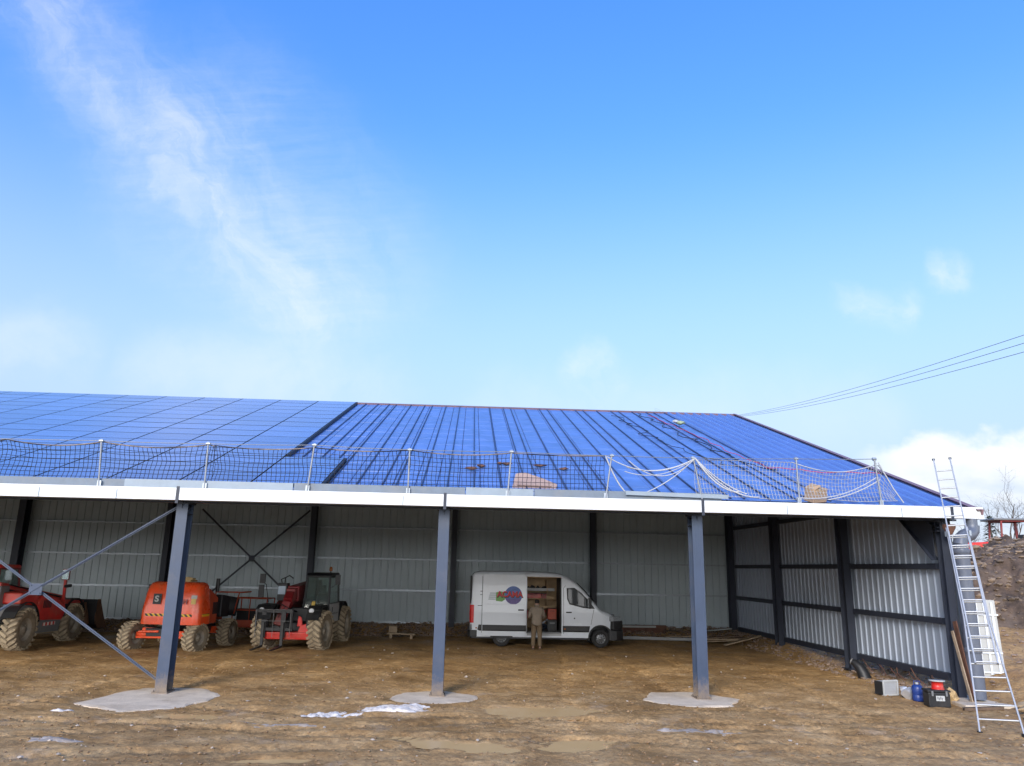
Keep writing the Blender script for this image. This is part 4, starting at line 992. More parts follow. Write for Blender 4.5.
def arc_guard(t, x, y, r, w_, m, a0=20, a1=160):
    mb = MB(); n = 10; vs = []
    for k in range(n + 1):
        a = rad(a0 + (a1 - a0) * k / n)
        for rr in (r, r + .03):
            for xx in (-w_ / 2, w_ / 2): vs.append((x + xx, y + rr * math.cos(a), r * .87 + rr * math.sin(a) - .0))
    fs = []
    for k in range(n):
        i = k * 4; j = i + 4
        fs += [(i, i + 1, j + 1, j), (i + 2, j + 2, j + 3, i + 3), (i, j, j + 2, i + 2), (i + 1, i + 3, j + 3, j + 1)]
    fs += [(0, 2, 3, 1), (n * 4, n * 4 + 1, n * 4 + 3, n * 4 + 2)]
    mb.add(vs, fs); return mb.build('mudguard', m, t)

def cab(t, x0, x1, y0, y1, z0, z1, fm, roofm, doorm):
    """cab frame with slanted screen, glazing, roof and door panel; outer side is x0 (negative x)"""
    sl = .22
    c = MB(); P4 = [(x0, y0), (x1, y0), (x1, y1), (x0, y1)]
    zs = z0 + (z1 - z0) * .34
    top = [(x0 + .07, y0 + .05), (x1 - .05, y0 + .05), (x1 - .05, y1 - sl), (x0 + .07, y1 - sl)]
    for p, q in zip(P4, top): c.bar((p[0], p[1], z0 + .3), (q[0], q[1], z1), .075, .075, up=(0, 1, 0))
    for i in range(4): c.bar((*top[i], z1 - .02), (*top[(i + 1) % 4], z1 - .02), .08, .07); c.bar((*P4[i], z0 + .3), (*P4[(i + 1) % 4], z0 + .3), .07, .08)
    def mid(i, z):
        k = (z - z0 - .3) / (z1 - z0 - .3); return (P4[i][0] + (top[i][0] - P4[i][0]) * k, P4[i][1] + (top[i][1] - P4[i][1]) * k, z)
    for i in (3, 1): c.bar(mid(i, zs + .1), mid((i + 1) % 4, zs + .1), .05, .05)
    fr = c.build('cab_frame', fm, t, bevel=.012)
    gl = MB()
    for i in range(4):
        a, b = mid(i, z0 + .36), mid((i + 1) % 4, z0 + .36); d, e = mid((i + 1) % 4, z1 - .05), mid(i, z1 - .05); gl.quad(a, b, d, e)
    gm = gl.build('cab_glass', 'glass', t, fix=False); solid(gm, .008)
    r = MB(); r.prism([(y0 - .02, z1), (y1 - sl + .10, z1), (y1 - sl - .02, z1 + .10), (y0 + .12, z1 + .12)], x0 + .02, x1, 'x'); r.build('cab_roof', roofm, t, bevel=.03)
    d = MB(); d.prism([(y0 + .08, z0), (y1 - .12, z0), (y1 - .06, z0 + .66), (y0 + .04, z0 + .66)], x0 - .035, x0 + .02, 'x'); dd = d.build('cab_door', doorm, t, bevel=.02)
    MB().tube([(x0 - .05, y1 - .25, z0 + .36), (x0 - .09, y1 - .25, z0 + .40), (x0 - .09, y1 - .25, z0 + .56)], .014, 6).build('door_handle', 'dark', dd)
    s = MB(); cx = (x0 + x1) / 2; cy = (y0 + y1) / 2 - .1; s.box((cx, cy, z0 + .38), (.46, .46, .12)); s.box((cx, cy - .22, z0 + .72), (.44, .12, .62)); s.build('driver_seat', 'dark', t, bevel=.04)
    st = MB(); st.tube([(cx, y1 - .22, z0 + .3), (cx, y1 - .42, z0 + .72)], .03, 8); st.lathe([(.17, -.012), (.19, 0), (.17, .012)], (cx, y1 - .44, z0 + .75), 'z', 20); st.build('steering_wheel', 'dark', t)
    b = MB(); b.box((cx, (y0 + y1) / 2, z0 + .15), (x1 - x0 - .04, y1 - y0 - .1, .32)); b.build('cab_floor', 'dark', t, bevel=.02)
def beacon(t, x, y, z):
    b = MB().tube([(x, y, z), (x, y, z + .10)], .02, 8).build('beacon', 'dark', t); MB().lathe([(.055, z + .08), (.06, z + .1), (.055, z + .2), (.03, z + .24), (.001, z + .245)], (x, y, 0), n=16).build('lens', 'amber', b)
def mirror(t, base, arm, w_=.2, h_=.32, m='dark', n=1):
    gside = -.037 if n == 2 else .037
    mb = MB(); mb.tube([base, ((base[0] + arm[0]) / 2, (base[1] + arm[1]) / 2 , max(base[2], arm[2]) - .1), arm], .018, 6)
    mb.box((arm[0], arm[1], arm[2] + .1), (w_, .07, h_))
    if n == 2: mb.box((arm[0] + .02, arm[1], arm[2] - .34), (w_ * .95, .07, .44))
    o = mb.build('mirror', m, t, bevel=.02); MB().box((arm[0], arm[1] - .037, arm[2] + .1), (w_ * .86, .004, h_ * .86)).build('mirror_glass', 'mirror', o); return o

def telehandler(label, loc, rz_, kind):
    t = thing('telehandler', label, 'telehandler', loc, rz_)
    left = kind == 'bucket'
    bm_ = 'tred' if left else 'dred'
    mb = MB(); mb.prism([(-2.1, .55), (1.75, .5), (1.9, .62), (1.9, .9), (1.2, 1.02), (-1.6, 1.02), (-2.15, .95)], -.42, .42, 'x'); mb.build('chassis', 'grey' if left else 'dark', t, bevel=.02)
    for y in (-1.6, 1.6):
        mb = MB(); mb.tube([(-.8, y, .68), (.8, y, .68)], .11, 12); mb.box((0, y, .68), (.4, .34, .34)); mb.build('axle', 'grey', t, bevel=.02)
    tk_ = .87 if left else .98
    for x in (-tk_, tk_):
        for y in (-1.6, 1.6): add_wheel(t, x, y, .66, .46, .36, 22, .036, steer=(.0 if left or y < 0 else rad(-8)))
    for x in (-.84, .84):
        for y in (-1.6, 1.6): arc_guard(t, x, y, .80, .44, 'dkplastic', 25 if y > 0 else 10, 165 if y > 0 else 155)
    # engine pod on the right side
    mb = MB(); mb.prism([(-.85, .88), (.72, .80), (.98, 1.02), (.86, 1.34), (.3, 1.60), (-.75, 1.70), (-.95, 1.5)], .40, 1.03, 'x'); hood = mb.build('engine_hood', bm_, t, bevel=.05, seg=3)
    mb = MB(); [mb.box((1.034, -.62 + .09 * k, 1.40), (.012, .045, .26)) for k in range(6)]; mb.build('vent', 'dark', hood)
    mb = MB(); mb.prism([(-.8, .45), (.68, .42), (.76, .82), (-.84, .88)], .45, 1.0, 'x'); tank = mb.build('side_tank', 'grey', t, bevel=.03)
    mb = MB(); mb.box((1.006, -.05, .72), (.006, .80, .11)); mb.build('warning_strip', 'redwhite', tank)
    if left:
        cab(t, -1.05, -.16, -1.45, -.02, .85, 2.60, 'dred', 'tred', 'tred')
        mb = MB(); mb.prism([(-1.9, 1.02), (-.95, 1.02), (-.9, 1.35), (-2.0, 1.45)], -.5, 1.0, 'x'); mb.build('rear_body', 'grey', t, bevel=.05)
        mb = MB(); mb.prism([(-2.0, 1.46), (-.9, 1.36), (-.86, 1.62), (-1.2, 1.86), (-2.0, 1.82)], -.5, .98, 'x'); mb.build('rear_hood', 'tred', t, bevel=.05)
        boom0, boom1 = Vector((.12, -2.0, 1.98)), Vector((.12, 2.15, 1.42)); bw, bh = .30, .34
    else:
        cab(t, -1.06, -.12, -.55, 1.02, .85, 2.50, 'dark', 'dark', 'lgrey')
        mb = MB(); mb.prism([(-2.1, 1.0), (-.6, 1.0), (-.6, 1.35), (-2.1, 1.45)], -1.0, 1.0, 'x'); mb.build('rear_body', 'dkplastic', t, bevel=.05)
        boom0, boom1 = Vector((.24, -2.1, 2.05)), Vector((.24, 1.15, 1.86)); bw, bh = .42, .54
    mb = MB(); mb.bar(boom0, boom1, bw, bh); bo = mb.build('boom', bm_, t, bevel=.03)
    d = (boom1 - boom0).normalized()
    mb = MB(); mb.bar(boom1 - d * .3, boom1 + d * .28, bw * .78, bh * .76); mb.build('inner_boom', bm_, bo, bevel=.02)
    mb = MB(); mb.tube([boom0 + Vector((bw * .68, .4, -.1)), boom1 + Vector((bw * .68, -.5, .0))], .035, 8); mb.tube([boom0 + Vector((bw * .68, .4, .08)), boom1 + Vector((bw * .68, -.3, .12))], .022, 8); mb.build('hose', 'dark', bo)
    mb = MB(); mb.box(boom0 + Vector((0, .05, -.3)), (bw + .28, .5, .7)); mb.build('boom_mount', 'grey', t, bevel=.03)
    tip = boom1 + d * .25
    if left:
        mb = MB(); mb.bar(tip, tip + Vector((0, .45, -.55)), bw * .7, .3, up=(1, 0, 0)); mb.bar(tip + Vector((0, .45, -.55)), (tip.x, 2.95, .45), bw * .7, .26, up=(1, 0, 0)); mb.build('boom_head', 'grey', t, bevel=.02)
        b = MB(); n = 12; vs = []
        pr = [(2.95, 1.42), (2.92, 1.25), (2.95, .8), (3.02, .5), (3.2, .33), (3.5, .28), (4.0, .30)]
        b.prism(pr + [(4.0, .325), (3.5, .31), (3.22, .36), (3.06, .52), (2.99, .8), (2.96, 1.25), (2.99, 1.42)], -1.2, 1.2, 'x')
        bk = b.build('bucket', 'dark', t, bevel=.006)
        for sx in (-1.2, 1.175): MB().prism([(2.95, 1.42), (2.94, .8), (3.02, .5), (3.2, .33), (4.0, .30), (3.75, .6), (3.2, 1.42)], sx, sx + .025, 'x').build('bucket_side', 'rustbrown' if sx > 0 else 'dark', bk)
        for x in (-.5, -.2, .35, .65): MB().box((x, 2.88, .85), (.07, .12, .75)).build('bucket_bracket', 'rustbrown', bk)
        MB().bar((.75, 2.86, 1.3), (.95, 2.86, .5), .1, .16, up=(0, 1, 0)).build('bucket_strut', 'rustbrown', bk)
        mr = mirror(t, (.9, 1.0, 1.5), (.82, 1.0, 2.28), .26, .40, 'dred'); MB().bar((.86, 1.0, 1.4), (.82, 1.02, 2.2), .09, .07).build('mirror_post', 'tred', t)
        MB().tube([(.84, 1.0, 1.95), (1.0, 1.0, 1.98), (1.06, 1.0, 1.98)], .06, 8).build('work_light', 'dark', t)
        mb = MB(); mb.prism([(.9, 1.34), (2.3, 1.32), (2.3, 1.40), (.9, 1.50)], .35, .98, 'x'); mb.build('front_deck', 'red', t, bevel=.02)
    else:
        mb = MB(); mb.bar(tip, tip + Vector((0, .30, -.25)), bw * .72, .3, up=(1, 0, 0)); mb.bar(tip + Vector((0, .3, -.25)), (tip.x + .2, 1.95, .8), bw * .62, .3, up=(1, 0, 0)); mb.build('boom_head', 'dred', t, bevel=.02)
        # boom crown details: cylinder, pale plate and hoses
        mb = MB(); mb.box((.66, .95, 1.92), (.34, .3, .62)); mb.tube([(.62, .98, 2.2), (.60, 1.05, 2.42), (.45, 1.05, 2.50), (.35, .9, 2.4)], .025, 6); mb.tube([(.72, .98, 2.2), (.74, 1.05, 2.36), (.55, 1.1, 2.44)], .022, 6); h = mb.build('valve_block', 'dark', t, bevel=.02)
        MB().box((.68, 1.112, 1.98), (.27, .012, .30), Matrix.Rotation(.12, 3, 'X')).build('cover_plate', 'tblue', h, bevel=.004)
        mb = MB(); mb.prism([(1.55, .36), (2.16, .36), (2.18, .60), (1.6, .66)], -.80, 1.08, 'x'); mb.build('front_bar', 'tred', t, bevel=.03)
        mb = MB(); mb.prism([(-.76, .55), (-.28, .55), (-.38, .82), (-.60, .90)], 2.02, 2.10, 'y'); mb.prism([(-.45, .8), (-.25, .8), (-.28, 1.15), (-.4, 1.1)], 2.0, 2.06, 'y'); mb.build('front_bracket', 'tred', t, bevel=.02)
        fc = MB()
        for z in (.70, 1.30): fc.box((.52, 2.22, z), (1.34, .07, .11))
        for x in (-.10, 1.14): fc.box((x, 2.22, 1.0), (.07, .06, .62))
        for x in (.18, .86): fc.box((x, 2.25, .86), (.17, .05, .86))
        fk = fc.build('fork_carriage', 'dark', t, bevel=.01)
        fc = MB()
        for x in (-.08, .52, 1.12): fc.tube([(x, 2.30, .45), (x, 2.30, 1.36)], .011, 6)
        for z in (.98, 1.36): fc.tube([(-.1, 2.30, z), (1.14, 2.30, z)], .010, 6)
        fc.build('load_guard', 'grey', fk)
        for x in (.18, .86): MB().prism([(2.28, .12), (3.35, .10), (3.37, .13), (2.34, .18), (2.34, .95), (2.28, .95)], x - .05, x + .05, 'x').build('fork', 'dkplastic', fk, bevel=.006)
        for x, xx in ((-.80, -.93), (1.02, 1.0)):
            mb = MB(); mb.prism([(2.02, .62), (2.12, .8), (2.12, 1.36), (1.9, 1.50), (1.2, 1.52), (1.2, 1.44), (1.8, 1.42), (1.98, 1.2)], x - .26, x + .22, 'x'); f = mb.build('front_fender', 'dkplastic', t, bevel=.03)
            MB().lathe([(.001, 0), (.08, 0), (.09, .02), (.085, .06), (.001, .07)], (x + (.05 if x < 0 else -.02), 2.12, 1.33), 'y', 16).build('headlight', 'clear', f)
        MB().bar((-.72, 2.13, 1.05), (-.70, 1.75, 1.62), .11, .06).build('step_rail', 'yellow', t)
        mirror(t, (1.0, 1.5, 1.55), (1.28, 1.5, 2.28), .2, .34, 'dark', 2)
        mirror(t, (-1.1, .95, 2.1), (-1.32, .95, 2.28), .18, .36, 'dark')
        beacon(t, -.85, .2, 2.60)
        mb = MB(); [mb.tube([(-.1 + .05 * k, 1.6, 1.25), (.1 + .12 * k, 2.0, 1.4 + .06 * k), (.3 + .1 * k, 2.1, 1.1)], .016, 6) for k in range(4)]; mb.build('hydraulic_hose', 'dark', t)
        mb = MB(); mb.box((0, 1.35, 1.15), (1.2, .5, .5)); mb.build('front_frame', 'dark', t, bevel=.03)
    return t
telehandler('red telehandler facing the back wall with a black bucket, at the left edge', (-15.6, 28.8, 0), 0, 'bucket')
telehandler('black and red telehandler facing out with a fork carriage and grey cab door', (-5.97, 30.2, 0), rad(175.9), 'forks')

# ------------------------------------------------------------------ orange boom lift
t = thing('boom_lift', 'orange self propelled boom lift with a hazard striped rounded engine hood', 'boom lift', (-10.0, 28.75, 0), rad(-8))
mb = MB(); mb.prism([(-.55, .42), (.55, .42), (.6, .72), (-.6, .72)], -1.35, 1.35, 'y'); mb.build('chassis', 'dark', t, bevel=.03)
for y in (-1.2, 1.2):
    mb = MB(); mb.bar((-.95, y, .52), (.95, y, .52), .16, .14); mb.bar((-.9, y - .13, .42), (.9, y - .13, .44), .05, .07); mb.box((-.55, y, .60), (.34, .24, .26)); mb.box((.62, y, .52), (.3, .3, .24)); mb.tube([(-.8, y - .16, .60), (-.1, y - .16, .62)], .04, 8); mb.build('axle', 'orange', t, bevel=.015)
    for x in (-1.12, 1.12): add_wheel(t, x, y, .46, .40, .24, 20, .026, steer=(rad(-10) if y < 0 else 0))
mb = MB(); mb.lathe([(.55, .72), (.55, .84)], n=28); mb.build('turntable', 'dark', t)
# rounded counterweight and hoods: cross section swept with rounded outline
def hood_shell(name, m, x0, x1, y0, y1, z0, z1, inset, parent, r=.22):
    mb = MB(); lay = [(z0, 0), (z0 + (z1 - z0) * .30, .0), (z0 + (z1 - z0) * .72, inset * .45), (z0 + (z1 - z0) * .90, inset * .78), (z0 + (z1 - z0) * .97, inset * 1.15), (z1, inset * 1.8)]
    vs = []; n = 28
    def ring(z, i):
        out = []; rr = r
        for cx, cy, a0 in ((x1 - rr - i, y1 - rr - i, 0), (x0 + rr + i, y1 - rr - i, 90), (x0 + rr + i, y0 + rr + i * 1.5, 180), (x1 - rr - i, y0 + rr + i * 1.5, 270)):
            for k in range(7): a = rad(a0 + 15 * k); out.append((cx + rr * math.cos(a), cy + rr * math.sin(a), z))
        return out
    for z, i in lay: vs += ring(z, i)
    fs = [(l * n + k, l * n + (k + 1) % n, (l + 1) * n + (k + 1) % n, (l + 1) * n + k) for l in range(len(lay) - 1) for k in range(n)]
    mb.add(vs, fs, 0, True); mb.add(vs[-n:], [tuple(range(n))]); mb.add(vs[:n], [tuple(reversed(range(n)))])
    return mb.build(name, m, parent)
hd = hood_shell('engine_hood', 'orange', -.78, 1.32, -1.55, -.55, .86, 2.24, .12, t, .24)
mb = MB(); mb.box((.27, -1.556, 1.165), (1.64, .008, .085)); mb.build('hazard_stripe', 'hazard', hd)
mb = MB(); mb.box((1.326, -1.05, 1.165), (.008, .5, .085)); mb.build('hazard_stripe', 'hazard', hd)
lettering('S', .27, 'ivory', hd, (-.20, -1.562, 1.68), (rad(84), 0, 0), 1.2)
MB().box((-.20, -1.532, 1.68), (.28, .012, .34), Matrix.Rotation(rad(-6), 3, 'X')).build('letter_plate', 'dark', hd)
lettering('H', .22, 'dred', hd, (.80, -1.562, 1.60), (rad(84), 0, 0), 1.1)
MB().box((1.08, -1.525, 1.62), (.16, .01, .18), Matrix.Rotation(rad(-6), 3, 'X')).build('warning_sticker', 'yellow', hd); MB().box((1.08, -1.505, 1.76), (.2, .01, .12), Matrix.Rotation(rad(-6), 3, 'X')).build('warning_sticker', 'ivory', hd)
mb = MB(); mb.box((-.42, -1.33, 2.08), (.32, .03, .12), Matrix.Rotation(rad(-20), 3, 'X')); mb.build('light_cover', 'ivory', hd, bevel=.01)
mb = MB(); mb.box((-.62, -1.31, 2.08), (.12, .05, .13)); mb.build('hood_latch', 'dark', hd)
mb = MB(); mb.prism([(-.6, .84), (.15, .84), (.15, 1.7), (-.6, 2.05)], .65, 1.16, 'x'); mb.build('side_cover', 'dorange', t, bevel=.05)
mb = MB(); [mb.box((1.172, -.22 + .1 * k, 1.35), (.02, .05, .4)) for k in range(5)]; mb.build('vent', 'dark', t)
mb = MB(); mb.box((.15, -.55, 2.27), (.75, .5, .06)); mb.tube([(-.1, -.6, 2.33), (.3, -.5, 2.37), (.5, -.4, 2.31)], .04, 8); mb.box((.30, -.45, 2.33), (.34, .2, .07)); mb.build('cable_tray', 'sack', t, bevel=.01)
mb = MB(); mb.tube([(1.15, .0, 1.9), (1.15, .0, 2.36)], .07, 10); mb.build('exhaust', 'dark', t)
mb = MB(); mb.bar((.2, .3, 1.25), (.2, 2.4, .95), .26, .34); mb.bar((-.15, .2, 1.75), (-.15, 2.5, 1.55), .24, .26); b = mb.build('boom', 'dorange', t, bevel=.02)
mb = MB(); mb.bar((-.15, 2.4, 1.55), (.55, 2.9, 1.15), .18, .2); mb.build('jib', 'dorange', b, bevel=.02)
mb = MB(); mb.prism([(.35, 1.02), (1.0, 1.0), (1.0, 1.72), (.35, 1.80)], .95, 1.2, 'x'); mb.build('control_box', 'dark', t, bevel=.03)
# basket
bk = MB(); X0, X1, YA_, YB_ = .25, 1.95, 2.65, 3.40
for z in (.52,): bk.box(((X0 + X1) / 2, (YA_ + YB_) / 2, z), (X1 - X0, YB_ - YA_, .05))
bb = bk.build('basket', 'dorange', t, bevel=.01)
def rails_(zt, x0, x1, nm):
    m = MB()
    for x, y in ((x0, YA_), (x1, YA_), (x1, YB_), (x0, YB_)): m.tube([(x, y, .5), (x, y, zt)], .026, 8)
    for z in (zt, (zt + .5) / 2 + .1):
        m.tube([(x0, YA_, z), (x1, YA_, z), (x1, YB_, z), (x0, YB_, z), (x0, YA_, z)], .024, 8)
    m.tube([((x0 + x1) / 2, YA_, .5), ((x0 + x1) / 2, YA_, zt)], .02, 8)
    return m.build(nm, 'dorange', bb)
rails_(1.58, X0 + .35, X1, 'guard_rail')
m = MB(); m.tube([(X0 - .35, YA_ - .1, 1.80), (X0 + .65, YA_ - .1, 1.80), (X0 + .70, YB_, 1.80)], .03, 8); m.tube([(X0 + .6, YA_ - .1, 1.8), (X0 + .45, YA_ - .1, 1.0)], .026, 8); m.tube([(X0 - .35, YA_ - .1, 1.80), (X0 - .35, YA_ - .1, .6)], .026, 8); m.build('entry_rail', 'dorange', bb)
MB().box((X0 + .16, YA_, 1.3), (.75, .12, .7), Matrix.Rotation(.15, 3, 'Y')).build('control_panel', 'dark', bb, bevel=.03)
MB().box(((X0 + X1) / 2 + .2, YA_ - .03, .66), (1.3, .02, .22)).build('kick_plate', 'dorange', bb); MB().box(((X0 + X1) / 2 + .1, YA_ + .3, .95), (1.0, .3, .44)).build('tool_tray', 'dark', bb, bevel=.02)

# ------------------------------------------------------------------ van
VX, VY = .2, 30.36
van = thing('delivery_van', 'silver white panel van with side door slid open and round logo', 'van', (VX, VY, 0))
LV, WV = 5.93, 2.02
def interp(tab, x):
    for (a, b), (c, d) in zip(tab[:-1], tab[1:]):
        if x <= c: return b + (d - b) * (x - a) / (c - a)
    return tab[-1][1]
TOP = [(0, 2.50), (.06, 2.66), (.18, 2.74), (.5, 2.78), (2.0, 2.80), (3.2, 2.79), (3.62, 2.74), (3.95, 2.64), (4.3, 2.42), (4.62, 2.12), (4.9, 1.82), (5.15, 1.52), (5.3, 1.40), (5.6, 1.29), (5.78, 1.17), (5.88, 1.0), (5.93, .8)]
INS = [(0, .10), (.1, .03), (.3, 0), (4.6, 0), (5.0, .02), (5.4, .07), (5.7, .18), (5.85, .32), (5.93, .50)]   # plan taper
xs_ = sorted(set([0, .03, .06, .12, .18, .3, .5, 1, 1.5, 2, 2.37, 2.8, 3.2, 3.45, 3.62, 3.72, 3.8, 3.95, 4.1, 4.3, 4.45, 4.62, 4.75, 4.9, 5.0, 5.15, 5.3, 5.45, 5.6, 5.7, 5.78, 5.83, 5.88, 5.91, 5.93]))
def side_y(x, z):
    """distance of the near body side inward from the widest line"""
    i = interp(INS, x); k = max(0, z - 1.25) / 1.5; return i + .015 * (1 if z < .62 else 0) + .13 * k ** 1.25
def ring(x):
    zt = interp(TOP, x); zb = .36; r = min(.16, (zt - zb) * .25); out = []
    zz = [zb, .60, .9, 1.25]
    zz = [z for z in zz if z < zt - r - .02]
    zz = zz + [zz[-1] + (zt - r - zz[-1]) * k / 4 for k in (1, 2, 3, 4)]
    while len(zz) < 8: zz.insert(1, (zz[0] + zz[1]) / 2)
    near = [(x, side_y(x, z), z) for z in zz]
    ys = side_y(x, zt - r)
    for k in (1, 2, 3, 4):
        a = rad(90 - 90 * k / 4.4); near.append((x, ys + r * (1 - math.sin(a)) * 1.15, zt - r + r * math.cos(a)))
    near.append((x, WV / 2, zt + .012 * min(1, (zt - zb))))
    far = [(px, WV - py, pz) for px, py, pz in near[:-1]][::-1]
    return near + far
rings = [ring(x) for x in xs_]; n = len(rings[0])
mb = MB(); vs = [v for r in rings for v in r]
fs = [(i * n + k, (i + 1) * n + k, (i + 1) * n + (k + 1) % n, i * n + (k + 1) % n) for i in range(len(rings) - 1) for k in range(n)]
mb.add(vs, fs, 0, True); mb.add([], [])
o0 = len(mb.v)
mb.f += [tuple(range(n)), tuple(reversed(range((len(rings) - 1) * n, len(rings) * n)))]; mb.mi += [0, 0]; mb.sm += [False, False]
body = mb.build('body', ['white', 'dark'], None)
# hollow load bay, door opening and wheel arches
def cutter(mb_):
    c = mb_.build('cutter', 'dark', None); return c
cts = [cutter(MB().box((2.0, 1.03, 1.57), (3.52, 1.72, 2.12))), cutter(MB().box((3.05, .05, 1.56), (1.34, .5, 2.10))),
       cutter(MB().tube([(5.24, -.2, .36), (5.24, .5, .36)], .455, 28, smooth=False)), cutter(MB().tube([(5.24, 1.6, .36), (5.24, 2.3, .36)], .455, 28, smooth=False)),
       cutter(MB().tube([(1.41, -.2, .36), (1.41, .5, .36)], .43, 28, smooth=False)), cutter(MB().tube([(1.41, 1.6, .36), (1.41, 2.3, .36)], .43, 28, smooth=False))]
for c in cts:
    md = body.modifiers.new('cut', 'BOOLEAN'); md.operation = 'DIFFERENCE'; md.solver = 'EXACT'; md.object = c
dg = bpy.context.evaluated_depsgraph_get(); me = bpy.data.meshes.new_from_object(body.evaluated_get(dg)); body.modifiers.clear(); body.data = me
for c in cts: bpy.data.objects.remove(c)
body.parent = van
bd = body.modifiers.new('shade', 'WEIGHTED_NORMAL'); bd.keep_sharp = True
for p in me.polygons: p.use_smooth = abs(p.normal.x) < .98 or p.area < .2
me.set_sharp_from_angle(angle=rad(32))
def vp(mb_, name, m, parent=None, **k): return mb_.build(name, m, parent or van, **k)
def skin_poly(pts, off, name, m, parent=None, th=.008):
    """a sheet lying on the near body side: pts (x,z)"""
    b = bmesh.new(); vv = [b.verts.new((x, 0, z)) for x, z in pts]; b.faces.new(vv)
    for zc in (.62, 1.25, 1.5, 1.75, 2.0, 2.25): bmesh.ops.bisect_plane(b, geom=b.faces[:] + b.edges[:] + b.verts[:], plane_co=(0, 0, zc), plane_no=(0, 0, 1))
    for v in b.verts: v.co.y = side_y(v.co.x, v.co.z) - off
    me_ = bpy.data.meshes.new(name); b.to_mesh(me_); b.free(); me_.materials.append(M[m]); o = bpy.data.objects.new(name, me_); COL.objects.link(o); o.parent = parent or van
    d = o.modifiers.new('sheet', 'SOLIDIFY'); d.thickness = th; d.offset = 0; return o
# sliding door, pushed back along the rear quarter
door = skin_poly([(.58, .40), (2.35, .40), (2.36, 2.62), (2.30, 2.68), (.66, 2.68), (.58, 2.60)], .05, 'sliding_door', 'white', th=.045)
bvm = door.modifiers.new('edge', 'BEVEL'); bvm.width = .012; bvm.segments = 2
skin_poly([(.60, .58), (2.34, .58), (2.34, .80), (.60, .80)], .082, 'rubbing_strip', 'dkplastic', door, .016)
mb = MB(); yh = side_y(2.1, 1.35) - .09; mb.box((2.14, yh, 1.36), (.22, .035, .05)); vp(mb, 'door_handle', 'dark', door, bevel=.01)
MB().bar((.62, side_y(1, 1.33) - .079, 1.56), (2.32, side_y(1, 1.33) - .079, 1.56), .02, .03).build('door_crease', 'white', door)
skin_poly([(.02, .58), (.57, .58), (.57, .80), (.02, .80)], .015, 'rubbing_strip', 'dkplastic')
skin_poly([(3.76, .57), (4.78, .57), (4.82, .80), (3.76, .80)], .016, 'rubbing_strip', 'dkplastic')
MB().box((3.84, side_y(4, .7) - .03, .68), (.07, .012, .05)).build('side_reflector', 'amber', van)
MB().box((.30, side_y(.3, .7) - .03, .68), (.07, .012, .05)).build('side_reflector', 'amber', van)
# roller track and shut lines
MB().bar((.35, side_y(1, 1.5) - .012, 1.50), (.58, side_y(1, 1.5) - .012, 1.50), .02, .02).build('door_track', 'dark', van)
skin_poly([(.555, .5), (.572, .5), (.572, 2.6), (.555, 2.6)], .006, 'shut_line', 'dark')
for zz in (2.03, 1.90): MB().box((.54, side_y(.5, zz) - .02, zz), (.16, .02, .02)).build('hinge', 'dark', van)
# cab door: glass, mirror, handle, shut lines
skin_poly([(3.92, 2.20), (4.22, 2.22), (4.50, 2.03), (4.83, 1.70), (5.02, 1.44), (4.55, 1.47), (4.02, 1.60), (3.94, 1.78)], .008, 'window_seal', 'dark')
gl = skin_poly([(3.97, 2.15), (4.21, 2.17), (4.46, 1.99), (4.60, 1.86), (4.60, 1.52), (4.05, 1.64), (3.98, 1.80)], .016, 'side_window', 'vglass')
skin_poly([(4.64, 1.83), (4.82, 1.64), (4.93, 1.49), (4.64, 1.515)], .016, 'quarter_window', 'vglass')
for a, b in (((3.80, .5), (3.80, 2.2)), ((3.80, 2.2), (3.88, 2.30)), ((4.98, 1.42), (4.86, .85))):
    skin_poly([(a[0] - .006, a[1]), (a[0] + .006, a[1]), (b[0] + .006, b[1]), (b[0] - .006, b[1])], .004, 'shut_line', 'dark')
MB().box((4.0, side_y(4, 1.3) - .03, 1.30), (.22, .035, .045)).build('door_handle', 'dark', van, bevel=.008)
MB().lathe([(.001, 0), (.028, 0), (.028, .012), (.001, .012)], (4.22, side_y(4, 1.1) - .014, 1.08), 'y', 12).build('keyhole', 'dark', van)
mb = MB(); mb.bar((4.82, .02, 1.52), (4.78, -.14, 1.55), .05, .08); mb.box((4.78, -.24, 1.66), (.12, .22, .40)); mr = vp(mb, 'mirror', 'dark', None, bevel=.03)
MB().box((4.717, -.24, 1.66), (.006, .18, .34)).build('mirror_glass', 'mirror', mr)
# windscreen, bonnet line, bumpers, lamps, grille
mb = MB(); wsx = [(4.36, 2.385), (4.62, 2.13), (4.9, 1.83), (5.12, 1.57)]
for (xa2, za2), (xb2, zb2) in zip(wsx[:-1], wsx[1:]):
    ia, ib = side_y(xa2, za2) + .16, side_y(xb2, zb2) + .14
    mb.quad((xa2 + .012, ia, za2 + .018), (xb2 + .012, ib, zb2 + .018), (xb2 + .012, WV - ib, zb2 + .018), (xa2 + .012, WV - ia, za2 + .018))
vp(mb, 'windscreen', 'vglass', fix=False)
mb = MB(); bp_ = [(5.66, .28), (5.99, .34), (6.02, .62), (5.98, .92), (5.80, .98), (5.72, .7)]
mb.prism([(5.60, -.0), (5.78, .02), (5.93, .20), (6.0, .50), (6.0, WV - .5), (5.93, WV - .20), (5.78, WV - .02), (5.60, WV), (5.5, WV - .1), (5.5, .1)], .27, .66, 'z')
mb.prism([(5.72, .06), (5.90, .24), (5.98, .52), (5.98, WV - .52), (5.90, WV - .24), (5.72, WV - .06), (5.6, WV - .2), (5.6, .2)], .66, 1.0, 'z')
vp(mb, 'front_bumper', 'dkplastic', bevel=.04, seg=3)
